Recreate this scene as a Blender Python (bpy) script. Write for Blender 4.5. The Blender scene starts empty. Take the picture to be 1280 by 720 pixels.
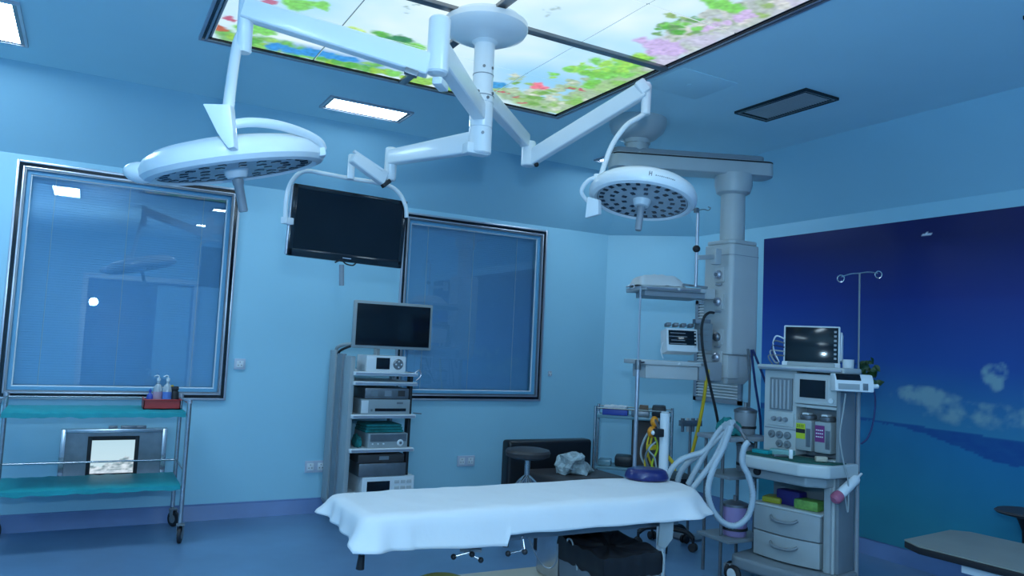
import bpy, bmesh, math, random
from mathutils import Vector, Matrix, noise
random.seed(7)
C = bpy.context.scene.collection
S = bpy.context.scene

# ------------------------------------------------------------------ camera
F, PITCH, ROLL, YAW, CH = 948.55, .07635, .04715, .50798, 1.28
_fw = Vector((math.sin(YAW)*math.cos(PITCH), math.cos(YAW)*math.cos(PITCH), math.sin(PITCH)))
_r = Vector((math.cos(YAW), -math.sin(YAW), 0)); _u = _r.cross(_fw)
RT = math.cos(ROLL)*_r + math.sin(ROLL)*_u
UP = -math.sin(ROLL)*_r + math.cos(ROLL)*_u
FW = _fw
CAM = Vector((0, 0, CH))
cd = bpy.data.cameras.new('camera'); cam = bpy.data.objects.new('camera', cd); C.objects.link(cam)
cd.sensor_fit = 'HORIZONTAL'; cd.sensor_width = 36; cd.lens = F/1280*36; cd.clip_start = .02
cam.matrix_world = Matrix(((RT.x, UP.x, -FW.x, 0), (RT.y, UP.y, -FW.y, 0), (RT.z, UP.z, -FW.z, CH), (0, 0, 0, 1)))
S.camera = cam

# ------------------------------------------------------------------ world, light, exposure
w = bpy.data.worlds.new('world'); S.world = w; w.use_nodes = True
w.node_tree.nodes['Background'].inputs[0].default_value = (.25, .5, .8, 1)
w.node_tree.nodes['Background'].inputs[1].default_value = .3
LC = (.44, .73, 1.0)                      # the cool light of the room's lamps
def lamp(name, kind, loc, energy, size=.1, color=LC, rot=(0, 0, 0)):
    l = bpy.data.lights.new(name, kind); l.energy = energy; l.color = color
    if kind == 'AREA': l.shape = 'RECTANGLE'; l.size, l.size_y = size
    else: l.shadow_soft_size = size
    o = bpy.data.objects.new(name, l); C.objects.link(o); o.location = loc; o.rotation_euler = rot; return o
lamp('camera_flash', 'POINT', (.06, -.03, 1.60), 138, .05, (.49, .77, 1.0))   # the photographer's flash, above the lens
S.view_settings.view_transform = 'Standard'; S.view_settings.look = 'None'
S.view_settings.gamma = 1; S.view_settings.use_curve_mapping = False
S.view_settings.exposure = 0.0
PANEL_E = 0.98        # backlit ceiling picture
DIFF_E = 27           # ceiling light diffusers

# ------------------------------------------------------------------ helpers
def ray(px, py): return RT*((px-640)/F) + UP*((360-py)/F) + FW
def at(px, py, d): return CAM + ray(px, py)*d
def atp(px, py, ax, v):
    d = ray(px, py); return CAM + d*((v-CAM[ax])/d[ax])
def atX(px, py, v): return atp(px, py, 0, v)
def atY(px, py, v): return atp(px, py, 1, v)
def atZ(px, py, v): return atp(px, py, 2, v)
def lin(c):
    return tuple((x/255/12.92 if x/255 <= .04045 else ((x/255+.055)/1.055)**2.4) for x in c)

def mat(name, col, rough=.5, metal=0., var=.06, scale=6., bump=0., bscale=60., spec=.5, trans=0., emis=0., coat=0., alpha=1.):
    m = bpy.data.materials.new(name); m.use_nodes = True; nt = m.node_tree; b = nt.nodes['Principled BSDF']
    b.inputs['Roughness'].default_value = rough; b.inputs['Metallic'].default_value = metal
    b.inputs['Specular IOR Level'].default_value = spec
    b.inputs['Transmission Weight'].default_value = trans; b.inputs['Coat Weight'].default_value = coat
    b.inputs['Alpha'].default_value = alpha
    if emis:
        b.inputs['Emission Color'].default_value = (*col, 1); b.inputs['Emission Strength'].default_value = emis
    tc = nt.nodes.new('ShaderNodeTexCoord')
    n = nt.nodes.new('ShaderNodeTexNoise'); n.inputs['Scale'].default_value = scale; n.inputs['Detail'].default_value = 4
    nt.links.new(tc.outputs['Object'], n.inputs['Vector'])
    r = nt.nodes.new('ShaderNodeValToRGB'); nt.links.new(n.outputs['Fac'], r.inputs[0])
    lo = [max(0, c*(1-var)) for c in col]; hi = [min(1, c*(1+var)) for c in col]
    r.color_ramp.elements[0].position = .3; r.color_ramp.elements[1].position = .7
    r.color_ramp.elements[0].color = (*lo, 1); r.color_ramp.elements[1].color = (*hi, 1)
    nt.links.new(r.outputs[0], b.inputs['Base Color'])
    if bump:
        n2 = nt.nodes.new('ShaderNodeTexNoise'); n2.inputs['Scale'].default_value = bscale; n2.inputs['Detail'].default_value = 5
        nt.links.new(tc.outputs['Object'], n2.inputs['Vector'])
        bp = nt.nodes.new('ShaderNodeBump'); bp.inputs['Strength'].default_value = bump; bp.inputs['Distance'].default_value = .01
        nt.links.new(n2.outputs['Fac'], bp.inputs['Height']); nt.links.new(bp.outputs[0], b.inputs['Normal'])
    return m

def vcmat(name, emis=0., rough=.5, spec=.3):
    m = bpy.data.materials.new(name); m.use_nodes = True; nt = m.node_tree; b = nt.nodes['Principled BSDF']
    a = nt.nodes.new('ShaderNodeAttribute'); a.attribute_name = 'Col'
    b.inputs['Roughness'].default_value = rough; b.inputs['Specular IOR Level'].default_value = spec
    if emis:
        nt.links.new(a.outputs['Color'], b.inputs['Emission Color']); b.inputs['Emission Strength'].default_value = emis
        b.inputs['Base Color'].default_value = (.1, .1, .1, 1)
    else: nt.links.new(a.outputs['Color'], b.inputs['Base Color'])
    return m

M = dict(
 wall=mat('wall_paint', (.335, .615, .75), .42, var=.03, scale=1.2, bump=.02, bscale=25),
 cove=mat('cove_paint', (.36, .64, .78), .45, var=.03, scale=1.2, bump=.02, bscale=25),
 ceil=mat('ceiling_paint', (.60, .88, .97), .5, var=.03, scale=1.0, bump=.02, bscale=25),
 floor=mat('floor_vinyl', (.120, .225, .37), .32, var=.10, scale=3, bump=.015, bscale=80, spec=.4),
 base=mat('baseboard_vinyl', (.12, .20, .40), .35, var=.08, scale=4),
 white=mat('white_enamel', (.80, .83, .86), .28, var=.02, coat=.2),
 white2=mat('white_plastic', (.72, .75, .78), .38, var=.03),
 mwhite=mat('machine_white', (.50, .54, .55), .38, var=.03),  # darker copy of white_plastic, the weaker flash there put into its colour
 cream=mat('machine_plastic', (.33, .37, .39), .42, var=.04),
 creamd=mat('machine_plastic_dark', (.19, .225, .255), .5, var=.05),
 pgrey=mat('pendant_grey', (.50, .52, .53), .35, var=.03),
 pgrey2=mat('pendant_grey_dark', (.26, .29, .33), .4, var=.03),
 alu=mat('aluminium', (.50, .50, .56), .3, .7, var=.05),
 steel=mat('stainless_steel', (.50, .50, .52), .25, .9, var=.1, scale=14),
 steeld=mat('dark_steel', (.22, .23, .25), .35, .7, var=.1, scale=14),
 black=mat('black_rubber', (.012, .012, .016), .55, var=.2),
 blackg=mat('black_gloss', (.006, .008, .014), .12, var=.1, spec=.5),
 screen=mat('screen_glass', (.007, .011, .018), .10, var=.3, scale=2, spec=.28),
 fascia=mat('lamp_face', (.45, .50, .54), .5, var=.05),
 led=mat('led_lens', (.03, .04, .06), .2, var=.1),
 sheet=mat('white_sheet', (.70, .70, .72), .85, var=.02, scale=4, bump=.25, bscale=14, spec=.1),
 teal=mat('teal_shelf', (.010, .30, .34), .5, var=.1, scale=8, spec=.3),
 tealc=mat('teal_cloth', (.01, .18, .18), .9, var=.25, scale=20),
 green=mat('green_drape', (.01, .09, .075), .9, var=.3, scale=25, bump=.4, bscale=60),
 red=mat('red_plastic', (.42, .02, .02), .35, var=.08),
 navy=mat('navy_gel', (.012, .018, .12), .3, var=.1),
 blue=mat('blue_plastic', (.04, .08, .42), .4, var=.1),
 clear=mat('clear_bottle', (.60, .65, .70), .15, var=.05, trans=.35),
 brown=mat('stool_vinyl', (.045, .04, .042), .5, var=.15),
 leather=mat('black_leather', (.010, .011, .015), .4, var=.2, bump=.1),
 yellow=mat('yellow_hose', (.62, .42, .02), .45, var=.1),
 orange=mat('orange_plastic', (.75, .26, .01), .45, var=.1),
 hose=mat('corrugated_hose', (.36, .42, .47), .45, var=.05),
 bluecable=mat('blue_cable', (.015, .03, .13), .4, var=.1),
 violet=mat('violet_fluid', (.32, .24, .46), .3, var=.1),
 plant=mat('leaf_green', (.014, .05, .010), .5, var=.3, scale=20),
 limey=mat('lime_label', (.50, .60, .03), .5, var=.05),
 purple=mat('purple_label', (.18, .03, .16), .5, var=.08),
 dpurple=mat('dark_violet_packet', (.02, .012, .14), .5, var=.2),
 pink=mat('pink_plastic', (.42, .12, .20), .4, var=.1),
 beige=mat('beige_enamel', (.55, .50, .40), .4, var=.04),
 olive=mat('olive_vinyl', (.14, .13, .02), .5, var=.15),
 bench=mat('bench_vinyl', (.24, .25, .22), .45, var=.06),
 blind=mat('blind_slat', (.36, .64, .90), .45, var=.02),
 reveal=mat('window_reveal', (.14, .38, .60), .5, var=.03),
 plate=mat('socket_plastic', (.50, .55, .66), .35, var=.02),
 vent=mat('vent_grey', (.22, .27, .33), .5, var=.1),
 darkwood=mat('dark_panel', (.05, .055, .065), .6, var=.3),
)
def glass_mat():
    m = bpy.data.materials.new('window_glass'); m.use_nodes = True; nt = m.node_tree; nt.nodes.clear()
    o = nt.nodes.new('ShaderNodeOutputMaterial'); mx = nt.nodes.new('ShaderNodeMixShader')
    t = nt.nodes.new('ShaderNodeBsdfTransparent'); g = nt.nodes.new('ShaderNodeBsdfGlossy'); fr = nt.nodes.new('ShaderNodeFresnel')
    t.inputs[0].default_value = (.93, .98, 1, 1); g.inputs['Roughness'].default_value = .0
    g.inputs[0].default_value = (.95, .97, 1, 1); fr.inputs[0].default_value = 1.68
    nt.links.new(fr.outputs[0], mx.inputs[0]); nt.links.new(t.outputs[0], mx.inputs[1]); nt.links.new(g.outputs[0], mx.inputs[2])
    nt.links.new(mx.outputs[0], o.inputs[0]); return m
M['glass'] = glass_mat()
def emit_mat(name, col, e):
    m = mat(name, col, .5); b = m.node_tree.nodes['Principled BSDF']
    b.inputs['Emission Color'].default_value = (*col, 1); b.inputs['Emission Strength'].default_value = e; return m
M['diff'] = emit_mat('light_diffuser', (.60, .83, 1.0), DIFF_E)
M['lit'] = emit_mat('lit_opening', (.55, .72, .85), .85)

MW = {}
def reg(o, m): MW[o.name] = m
def thing(name, label, cat, loc=(0, 0, 0), rz=0, group=None):
    o = bpy.data.objects.new(name, None); C.objects.link(o); o.location = loc; o.rotation_euler = (0, 0, rz)
    o.empty_display_size = .1
    o['label'] = label; o['category'] = cat
    if group: o['group'] = group
    reg(o, Matrix.Translation(Vector(loc)) @ Matrix.Rotation(rz, 4, 'Z')); return o
def tag(o, label, cat, group=None):
    o['label'] = label; o['category'] = cat
    if group: o['group'] = group
    return o

def frame_from(z, hint=Vector((0, 0, 1))):
    z = z.normalized()
    if abs(z.dot(hint)) > .98: hint = Vector((1, 0, 0))
    x = hint.cross(z).normalized(); return x, z.cross(x), z

def spline(pts, sub=6, closed=False):
    P = [Vector(p) for p in pts]; n = len(P); out = []
    rng = range(n if closed else n-1)
    for i in rng:
        g = lambda k: P[k % n] if closed else P[min(max(k, 0), n-1)]
        a, b, c, d = g(i-1), g(i), g(i+1), g(i+2)
        for k in range(sub):
            t = k/sub
            out.append(.5*((2*b)+(c-a)*t+(2*a-5*b+4*c-d)*t*t+(3*b-a-3*c+d)*t**3))
    if not closed: out.append(P[-1])
    return out

class MB:
    def __init__(s): s.bm = bmesh.new()
    def face(s, vs):
        try: return s.bm.faces.new(vs)
        except ValueError: return None
    def box(s, c, size, R=None):
        c = Vector(c); h = [x/2 for x in size]; v = []
        for sx in (-1, 1):
            for sy in (-1, 1):
                for sz in (-1, 1):
                    p = Vector((sx*h[0], sy*h[1], sz*h[2]))
                    v.append(s.bm.verts.new(c+(R @ p if R else p)))
        for f in ((0, 1, 3, 2), (4, 6, 7, 5), (0, 4, 5, 1), (2, 3, 7, 6), (0, 2, 6, 4), (1, 5, 7, 3)): s.face([v[i] for i in f])
        return s
    def bb(s, lo, hi):
        return s.box([(a+b)/2 for a, b in zip(lo, hi)], [abs(b-a) for a, b in zip(lo, hi)])
    def obox(s, p0, p1, wd, ht, up=Vector((0, 0, 1))):   # beam between two points, wd sideways, ht along up
        p0, p1 = Vector(p0), Vector(p1); d = p1-p0; x, y, z = frame_from(d, up)
        R = Matrix((x, y, z)).transposed(); return s.box((p0+p1)/2, (wd, ht, d.length), R)
    def fbox(s, c, rx, ry, size):                        # centre, right vector, up vector, (w, h, t)
        rx = Vector(rx).normalized(); ry = Vector(ry); ry = (ry-rx*ry.dot(rx)).normalized(); rz = rx.cross(ry)
        return s.box(c, size, Matrix((rx, ry, rz)).transposed())
    def ring(s, c, x, y, r, n):
        return [s.bm.verts.new(c+x*(r*math.cos(2*math.pi*k/n))+y*(r*math.sin(2*math.pi*k/n))) for k in range(n)]
    def skin(s, rings, closed=False, caps=True):
        m = len(rings); n = len(rings[0])
        for i in range(m if closed else m-1):
            a, b = rings[i], rings[(i+1) % m]
            for k in range(n): s.face([a[k], a[(k+1) % n], b[(k+1) % n], b[k]])
        if caps and not closed: s.face(rings[0][::-1]); s.face(rings[-1])
        return s
    def cyl(s, p0, p1, r0, r1=None, n=20):
        p0, p1 = Vector(p0), Vector(p1); r1 = r0 if r1 is None else r1; x, y, z = frame_from(p1-p0)
        return s.skin([s.ring(p0, x, y, max(r0, 1e-4), n), s.ring(p1, x, y, max(r1, 1e-4), n)])
    def lathe(s, prof, c, axis=(0, 0, 1), n=40, hint=Vector((0, 0, 1)), sx=1., sy=1., closed=False):
        c = Vector(c); x, y, z = frame_from(Vector(axis), hint)
        return s.skin([s.ring(c+z*h, x*sx, y*sy, max(r, 1e-4), n) for r, h in prof], closed)
    def tube(s, pts, r, n=8, sub=6, closed=False, corr=0.):
        P = spline(pts, sub, closed) if sub > 1 else [Vector(p) for p in pts]
        if corr:                                          # ribs of a corrugated hose
            L = [0]
            for i in range(1, len(P)): L.append(L[-1]+(P[i]-P[i-1]).length)
            m = int(L[-1]/corr); Q = []; j = 0
            for k in range(m+1):
                t = L[-1]*k/m
                while j < len(L)-2 and L[j+1] < t: j += 1
                Q.append(P[j].lerp(P[j+1], (t-L[j])/max(1e-6, L[j+1]-L[j])))
            P = Q
        rings = []; px = None
        for i, p in enumerate(P):
            if closed: d = P[(i+1) % len(P)]-P[i-1]
            else: d = P[min(i+1, len(P)-1)]-P[max(i-1, 0)]
            if d.length < 1e-7: d = Vector((0, 0, 1))
            d.normalize()
            if px is None: x, y, z = frame_from(d)
            else:
                x = (px-d*px.dot(d)).normalized(); y = d.cross(x)
            px = x; rr = r*(1.0 if not corr or i % 2 else .86)
            rings.append(s.ring(p, x, y, rr, n))
        return s.skin(rings, closed)
    def prism(s, pts, off):                               # planar polygon extruded by off
        a = [s.bm.verts.new(Vector(p)) for p in pts]; b = [s.bm.verts.new(Vector(p)+Vector(off)) for p in pts]
        n = len(a); s.face(a[::-1]); s.face(b)
        for k in range(n): s.face([a[k], a[(k+1) % n], b[(k+1) % n], b[k]])
        return s
    def quad(s, *p): s.face([s.bm.verts.new(Vector(q)) for q in p]); return s
    def sphere(s, c, r, n=12, sx=1, sy=1, sz=1):
        m = Matrix.Translation(Vector(c)) @ Matrix.Diagonal((sx, sy, sz, 1))
        bmesh.ops.create_uvsphere(s.bm, u_segments=n, v_segments=max(6, n//2), radius=r, matrix=m); return s
    def build(s, name, m, parent=None, bevel=0., seg=2, local=False, smooth=True, origin=True, recalc=True, ang=35):
        bm = s.bm
        if recalc: bmesh.ops.recalc_face_normals(bm, faces=bm.faces[:])
        if bevel:
            es = [e for e in bm.edges if len(e.link_faces) == 2 and e.calc_face_angle(0) > .6]
            bmesh.ops.bevel(bm, geom=es, offset=bevel, segments=seg, profile=.6, affect='EDGES', clamp_overlap=True)
        me = bpy.data.meshes.new(name); off = Vector((0, 0, 0))
        if parent is not None:
            if not local: bm.transform(MW[parent.name].inverted())
        elif origin:
            vs = [v.co for v in bm.verts]
            off = Vector(((min(v.x for v in vs)+max(v.x for v in vs))/2, (min(v.y for v in vs)+max(v.y for v in vs))/2, min(v.z for v in vs)))
            bm.transform(Matrix.Translation(-off))
        bm.to_mesh(me); bm.free(); me.materials.append(m if not isinstance(m, str) else M[m])
        if smooth:
            me.polygons.foreach_set('use_smooth', [True]*len(me.polygons)); me.set_sharp_from_angle(angle=math.radians(ang))
        o = bpy.data.objects.new(name, me); C.objects.link(o)
        if parent is not None: o.parent = parent; reg(o, MW[parent.name])
        else: o.location = off; reg(o, Matrix.Translation(off))
        return o
def struct(o): o['kind'] = 'structure'; return o
def stuff(o): o['kind'] = 'stuff'; return o
def dup(o, loc=None, rz=None, parent=None, label=None):
    c = o.copy(); C.objects.link(c)
    if parent is not None: c.parent = parent
    if loc is not None: c.location = loc
    if rz is not None: c.rotation_euler = (0, 0, rz)
    if label: c['label'] = label
    for ch in [x for x in bpy.data.objects if x.parent == o]: dup(ch, parent=c)
    return c

# ------------------------------------------------------------------ the room
YB, XR, H, ZB = 5.63, 4.72, 2.80, 2.338
XL, YF = -2.3, -2.5
P_, Q_ = (4.12, YB), (XR, 5.10)
cl, cr = 5.20, 4.29
P2, Q2 = (3.956, cl), (cr, 4.905)
struct(MB().bb((XL-.1, YF-.1, -.1), (XR+.2, YB+.2, 0)).build('floor', 'floor', bevel=0))
struct(MB().prism([(XL-.1, YF-.1, H), (cr, YF-.1, H), (cr, Q2[1], H), (P2[0], cl, H), (XL-.1, cl, H)], (0, 0, .12)).build('ceiling', 'ceil'))
# coves that slope from the walls up to the flat ceiling
def slab(name, m, a, b, c, d, t=.06):
    n = (Vector(b)-Vector(a)).cross(Vector(d)-Vector(a)).normalized()
    mid = Vector((1.5, 2, 1.3))
    if n.dot(mid-Vector(a)) > 0: n = -n
    return struct(MB().prism([a, b, c, d], n*t).build(name, m))
slab('trim_1', 'cove', (XL, YB, ZB), (P_[0], YB, ZB), (P2[0], cl, H), (XL, cl, H))
slab('trim_2', 'cove', (P_[0], P_[1], ZB), (Q_[0], Q_[1], ZB), (Q2[0], Q2[1], H), (P2[0], P2[1], H))
slab('trim_3', 'cove', (XR, Q_[1], ZB), (XR, YF, ZB), (cr, YF, H), (cr, Q2[1], H))
# back wall with two window openings
WIN = [(-.40, .83, .865, 2.245), (2.175, 3.40, .875, 2.245)]
T = .16
def wall_with_holes():
    b = MB(); xs = sorted({XL, P_[0]+.12} | {w[0] for w in WIN} | {w[1] for w in WIN})
    for i in range(len(xs)-1):
        a, c = xs[i], xs[i+1]; hole = next((w for w in WIN if abs(w[0]-a) < 1e-6), None)
        if hole:
            b.bb((a, YB, 0), (c, YB+T, hole[2])); b.bb((a, YB, hole[3]), (c, YB+T, ZB+.06))
        else: b.bb((a, YB, 0), (c, YB+T, ZB+.06))
    return b
struct(wall_with_holes().build('wall_back', 'wall'))
struct(MB().bb((XR, YF, 0), (XR+.12, Q_[1]+.05, ZB+.06)).build('wall_right', 'wall'))
struct(MB().bb((XL-.12, YF, 0), (XL, YB+T, H+.1)).build('wall_left', 'wall'))
struct(MB().bb((XL-.12, YF-.12, 0), (XR+.12, YF, H+.1)).build('wall_front', 'wall'))
n_ = Vector((.662, .749, 0))
struct(MB().prism([(P_[0], P_[1], 0), (Q_[0], Q_[1], 0), (Q_[0], Q_[1], ZB+.05), (P_[0], P_[1], ZB+.05)], n_*.12).build('wall_corner', 'wall'))
# coved vinyl baseboards
def bboard(name, a, b, nrm):
    a, b, nrm = Vector((*a, 0)), Vector((*b, 0)), Vector((*nrm, 0)); m = MB(); R = []
    for h, o in ((0, .045), (.004, .028), (.012, .014), (.03, .006), (.10, .005), (.104, 0)):
        R.append([m.bm.verts.new(p+nrm*o+Vector((0, 0, h))) for p in (a, b)])
    for i in range(len(R)-1): m.face([R[i][0], R[i][1], R[i+1][1], R[i+1][0]])
    m.face([R[0][0], R[-1][0], R[-1][1], R[0][1]])
    return struct(m.build(name, 'base'))
bboard('baseboard_back', (XL, YB), (P_[0], YB), (0, -1))
bboard('baseboard_corner', P_, Q_, (-.662, -.749))
bboard('baseboard_right', (XR, Q_[1]), (XR, YF), (-1, 0))
# door in the front wall, seen only as a reflection in the window glass
d1 = struct(MB().bb((-.02, YF-.01, 0), (1.54, YF+.03, 2.05)).build('door_1', mat('door_paint', (.10, .20, .36), .4), bevel=.004))
f = MB(); f.bb((-.10, YF, 0), (-.02, YF+.05, 2.13)); f.bb((1.54, YF, 0), (1.62, YF+.05, 2.13)); f.bb((-.02, YF, 2.05), (1.54, YF+.05, 2.13))
f.build('door_frame', 'white2', d1, bevel=.004); MB().bb((.98, YF+.03, .1), (1.50, YF+.036, 2.0)).build('door_panel', 'wall', d1)
MB().cyl((.72, YF+.03, 1.0), (.72, YF+.08, 1.0), .012).cyl((.72, YF+.075, 1.0), (.60, YF+.075, 1.0), .010).build('door_handle', 'steel', d1)

# windows: stepped aluminium frame, black gasket, glass, blind behind
def ringrect(m, x0, x1, z0, z1, wd, y0, y1):
    m.bb((x0, y0, z0), (x0+wd, y1, z1)); m.bb((x1-wd, y0, z0), (x1, y1, z1))
    m.bb((x0+wd, y0, z0), (x1-wd, y1, z0+wd)); m.bb((x0+wd, y0, z1-wd), (x1-wd, y1, z1)); return m
def window(k, x0, x1, z0, z1, cords):
    e = .055
    fr = struct(ringrect(MB(), x0-e, x1+e, z0-e, z1+e, .014, YB-.022, YB+.01).build('window_%d' % k, 'alu', bevel=.002))
    ringrect(MB(), x0-e+.014, x1+e-.014, z0-e+.014, z1+e-.014, .021, YB-.008, YB+.01).build('gasket', 'blackg', fr)
    ringrect(MB(), x0-e+.035, x1+e-.035, z0-e+.035, z1+e-.035, .010, YB-.020, YB+.01).build('window_frame', 'alu', fr, bevel=.002)
    ringrect(MB(), x0-.010, x1+.010, z0-.010, z1+.010, .010, YB-.012, YB+.012).build('inner_gasket', 'steeld', fr)
    ringrect(MB(), x0, x1, z0, z1, .022, YB+.01, YB+.055).build('jamb', 'reveal', fr)
    ringrect(MB(), x0+.022, x1-.022, z0+.022, z1-.022, .008, YB+.020, YB+.034).build('glazing_bead', 'white2', fr)
    MB().bb((x0, YB+.026, z0), (x1, YB+.030, z1)).build('glass_pane', 'glass', fr)
    return fr
def blind(x0, x1, z0, z1, cords, label, y):
    t = thing('window_blind', label, 'blind', ((x0+x1)/2, y, z0+.02), group='blinds behind the window glass')
    b = MB(); n = int((z1-z0-.07)/.0165)
    R = Matrix.Rotation(math.radians(66), 3, 'X')
    for i in range(n): b.box(((x0+x1)/2, y, z0+.04+i*.0165), (x1-x0-.06, .019, .0012), R)
    stuff(b.build('slats', 'blind', t))
    MB().bb((x0+.025, y-.014, z1-.03), (x1-.025, y+.014, z1-.002)).build('head_rail', 'blind', t)
    MB().bb((x0+.03, y-.010, z0+.012), (x1-.03, y+.010, z0+.026)).build('bottom_rail', 'blind', t)
    for c in cords: MB().cyl((x0+(x1-x0)*c, y-.0125, z0+.03), (x0+(x1-x0)*c, y-.0125, z1-.02), .0022, n=6).build('ladder_cord', 'white', t)
    MB().bb((x0, y+.035, z0), (x1, y+.045, z1)).build('backing_panel', 'blind', t)
    return t
window(1, *WIN[0], ()); window(2, *WIN[1], ())
blind(*WIN[0], (.13, .48, .86), 'closed blue slatted blind behind glass of the large window at left', YB+.085)
blind(*WIN[1], (.16, .5, .84), 'closed blue slatted blind behind glass of the window right of the monitors', YB+.085)

# wall mural of sea and sky
def lerp(a, b, t): t = max(0, min(1, t)); return tuple(x+(y-x)*t for x, y in zip(a, b))
def sm(a, b, x): t = max(0, min(1, (x-a)/(b-a))); return t*t*(3-2*t)
def grid(name, m, o, ex, ey, nx, ny, colf, parent=None, thick=None):
    o, ex, ey = Vector(o), Vector(ex), Vector(ey); me = bpy.data.meshes.new(name); vs = []; cs = []
    nrm = ex.cross(ey).normalized()
    for j in range(ny+1):
        for i in range(nx+1):
            p = o+ex*(i/nx)+ey*(j/ny); vs.append(p); cs.append(colf(p))
    fs = [(j*(nx+1)+i, j*(nx+1)+i+1, (j+1)*(nx+1)+i+1, (j+1)*(nx+1)+i) for j in range(ny) for i in range(nx)]
    if thick:
        k = len(vs); cn = [0, nx, (ny+1)*(nx+1)-1, ny*(nx+1)]
        for c in cn: vs.append(vs[c]-nrm*thick); cs.append(cs[c])
        # simple back and rim
        bot = list(range(0, nx+1)); rt = [j*(nx+1)+nx for j in range(ny+1)]
        top = [ny*(nx+1)+i for i in range(nx, -1, -1)]; lf = [j*(nx+1) for j in range(ny, -1, -1)]
        for seq, a, b in ((bot, k, k+1), (rt, k+1, k+2), (top, k+2, k+3), (lf, k+3, k)): fs.append(tuple([b, a]+seq))
        fs.append((k+3, k+2, k+1, k))
    off = Vector(vs[0]) if parent is None else MW[parent.name].translation
    me.from_pydata([v-off for v in vs], [], fs)
    a = me.color_attributes.new('Col', 'FLOAT_COLOR', 'POINT')
    a.data.foreach_set('color', [x for c in cs for x in (*c, 1)])
    me.materials.append(m); ob = bpy.data.objects.new(name, me); C.objects.link(ob); ob.location = off if parent is None else (0, 0, 0)
    if parent is not None: ob.parent = parent
    reg(ob, Matrix.Translation(off)); return ob
def fbm(x, y, s, o=4): return noise.fractal(Vector((x*s, y*s, 3.1)), 1.0, 2.0, o)
def mural_col(p):
    y, z = p.y, p.z
    hor = .90-.03*(3.3-y)                                 # far sea line
    deep = .885-.16*sm(3.25, 2.35, y)-.12*sm(2.4, 1.2, y)  # lower edge of the dark water
    if z > hor:
        t = (z-hor)/(2.24-hor)
        c = lerp((.050, .24, .42), (.022, .085, .34), t/.30)
        c = lerp(c, (.010, .030, .22), (t-.30)/.32)
        c = lerp(c, (.006, .009, .095), (t-.60)/.3)
        side = sm(3.3, 4.3, y); c = lerp(c, tuple(min(1, x*1.25) for x in c), side)
        cl_ = 0
        for (cy, cz, ry, rz, a) in ((2.98, 1.085, .26, .07, .8), (2.62, 1.0, .42, .09, .55), (2.505, 1.265, .055, .06, .9), (2.56, 1.245, .06, .07, .9), (2.53, 1.20, .05, .06, .8), (2.30, 1.13, .10, .07, .6),
                                    (2.0, 1.2, .3, .08, .6), (3.9, 1.06, .35, .05, .4), (1.3, 1.15, .4, .1, .7)):
            d = ((y-cy)/ry)**2+((z-cz)/rz)**2
            cl_ = max(cl_, a*max(0, 1-d)**.6)
        n = fbm(y, z, 7, 6)+.6*fbm(y+5, z, 16, 5); cl_ = max(0, min(1, cl_*1.3*(1+1.1*n)-.18+.25*n*(cl_ > 0)))
        c = lerp(c, (.22, .38, .46), min(1, cl_*1.15))
        if abs(y-2.96) < .036 and abs(z-2.128-.006*math.cos((y-2.96)*60)) < .0065: c = (.75, .78, .85)
        return c
    edge = deep+.012*fbm(y, z, 14)
    if z > edge: return lerp((.018, .085, .30), (.024, .12, .33), .5+.5*fbm(y*.4, z, 30))
    t = (edge-z)/.75
    c = lerp((.024, .17, .34), (.030, .21, .29), t*1.4); c = lerp(c, (.034, .20, .26), (t-.6)/.5)
    k = 1.2+.10*fbm(y, z, 3); return tuple(x*k for x in c)
mural = grid('wall_mural', vcmat('mural_print', rough=.34, spec=.35), (XR-.012, 4.32, .100), (0, -4.0, 0), (0, 0, 2.135), 300, 200, mural_col, thick=.012)
tag(mural, 'deep blue printed seascape mural with clouds covering the right wall', 'mural')

# backlit picture ceiling: 4 x 4 tiles
BL = []
def blob(px, py, r, c, n=1, sp=0., hard=.5, el=1.):
    q = atZ(px, py, H)
    for i in range(n):
        BL.append((q.x+random.gauss(0, sp), q.y+random.gauss(0, sp)*.7, r*random.uniform(.6, 1.25), r*el*random.uniform(.6, 1.25), lin(c), hard))
G1, G2, G3 = (130, 215, 95), (95, 180, 60), (60, 140, 80)
for i in range(60):
    t = random.random(); blob(625+t*70, 112+t*24+random.uniform(-4, 3), .075, random.choice(((170, 205, 150), (150, 195, 120), (160, 190, 165))), 1, .02, .25)
for i in range(80):
    t = random.random(); blob(695+t*110, 138-t*50-random.uniform(-2, 12), .070, random.choice(((165, 205, 140), (140, 200, 95), (170, 195, 165))), 1, .02, .25)
for i in range(110):
    t = random.random(); blob(812+t*185, 80-t*80-random.uniform(-3, 22), .075, random.choice(((195, 205, 215), (185, 200, 195), (200, 200, 225))), 1, .02, .25)
for i in range(50): blob(270+i*4.6, 40+i*4.6*.232-random.uniform(-3, 8), .05, random.choice(((150, 205, 100), (110, 185, 80), (130, 190, 110))), 1, .01, .25)
for px in range(300, 620, 12): blob(px, 34+(px-263)*.232+4, .035, random.choice((G1, G2, (150, 205, 60))), 3, .03)
for px in range(345, 440, 11): blob(px, 38+(px-263)*.2, .05, (60, 150, 225), 2, .03)
for px in range(300, 340, 8): blob(px, 34, .05, G1, 3, .03)
blob(275, 33, .04, (190, 100, 50), 3, .02); blob(286, 20, .03, (190, 90, 120), 3, .02)
for px, py in ((475, 40), (492, 50), (505, 45), (520, 55)): blob(px, py, .045, random.choice((G1, G2, G3)), 3, .02)
blob(445, 38, .05, (200, 240, 120), 3, .03)
for px in (368, 385, 400): blob(px, 4, .05, G1, 3, .02)
for px in (320, 335, 345): blob(px, 4, .035, (190, 110, 140), 3, .02)
for px in range(520, 600, 12): blob(px, 96+(px-520)*.2, .05, (150, 210, 90), 2, .03)
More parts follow.
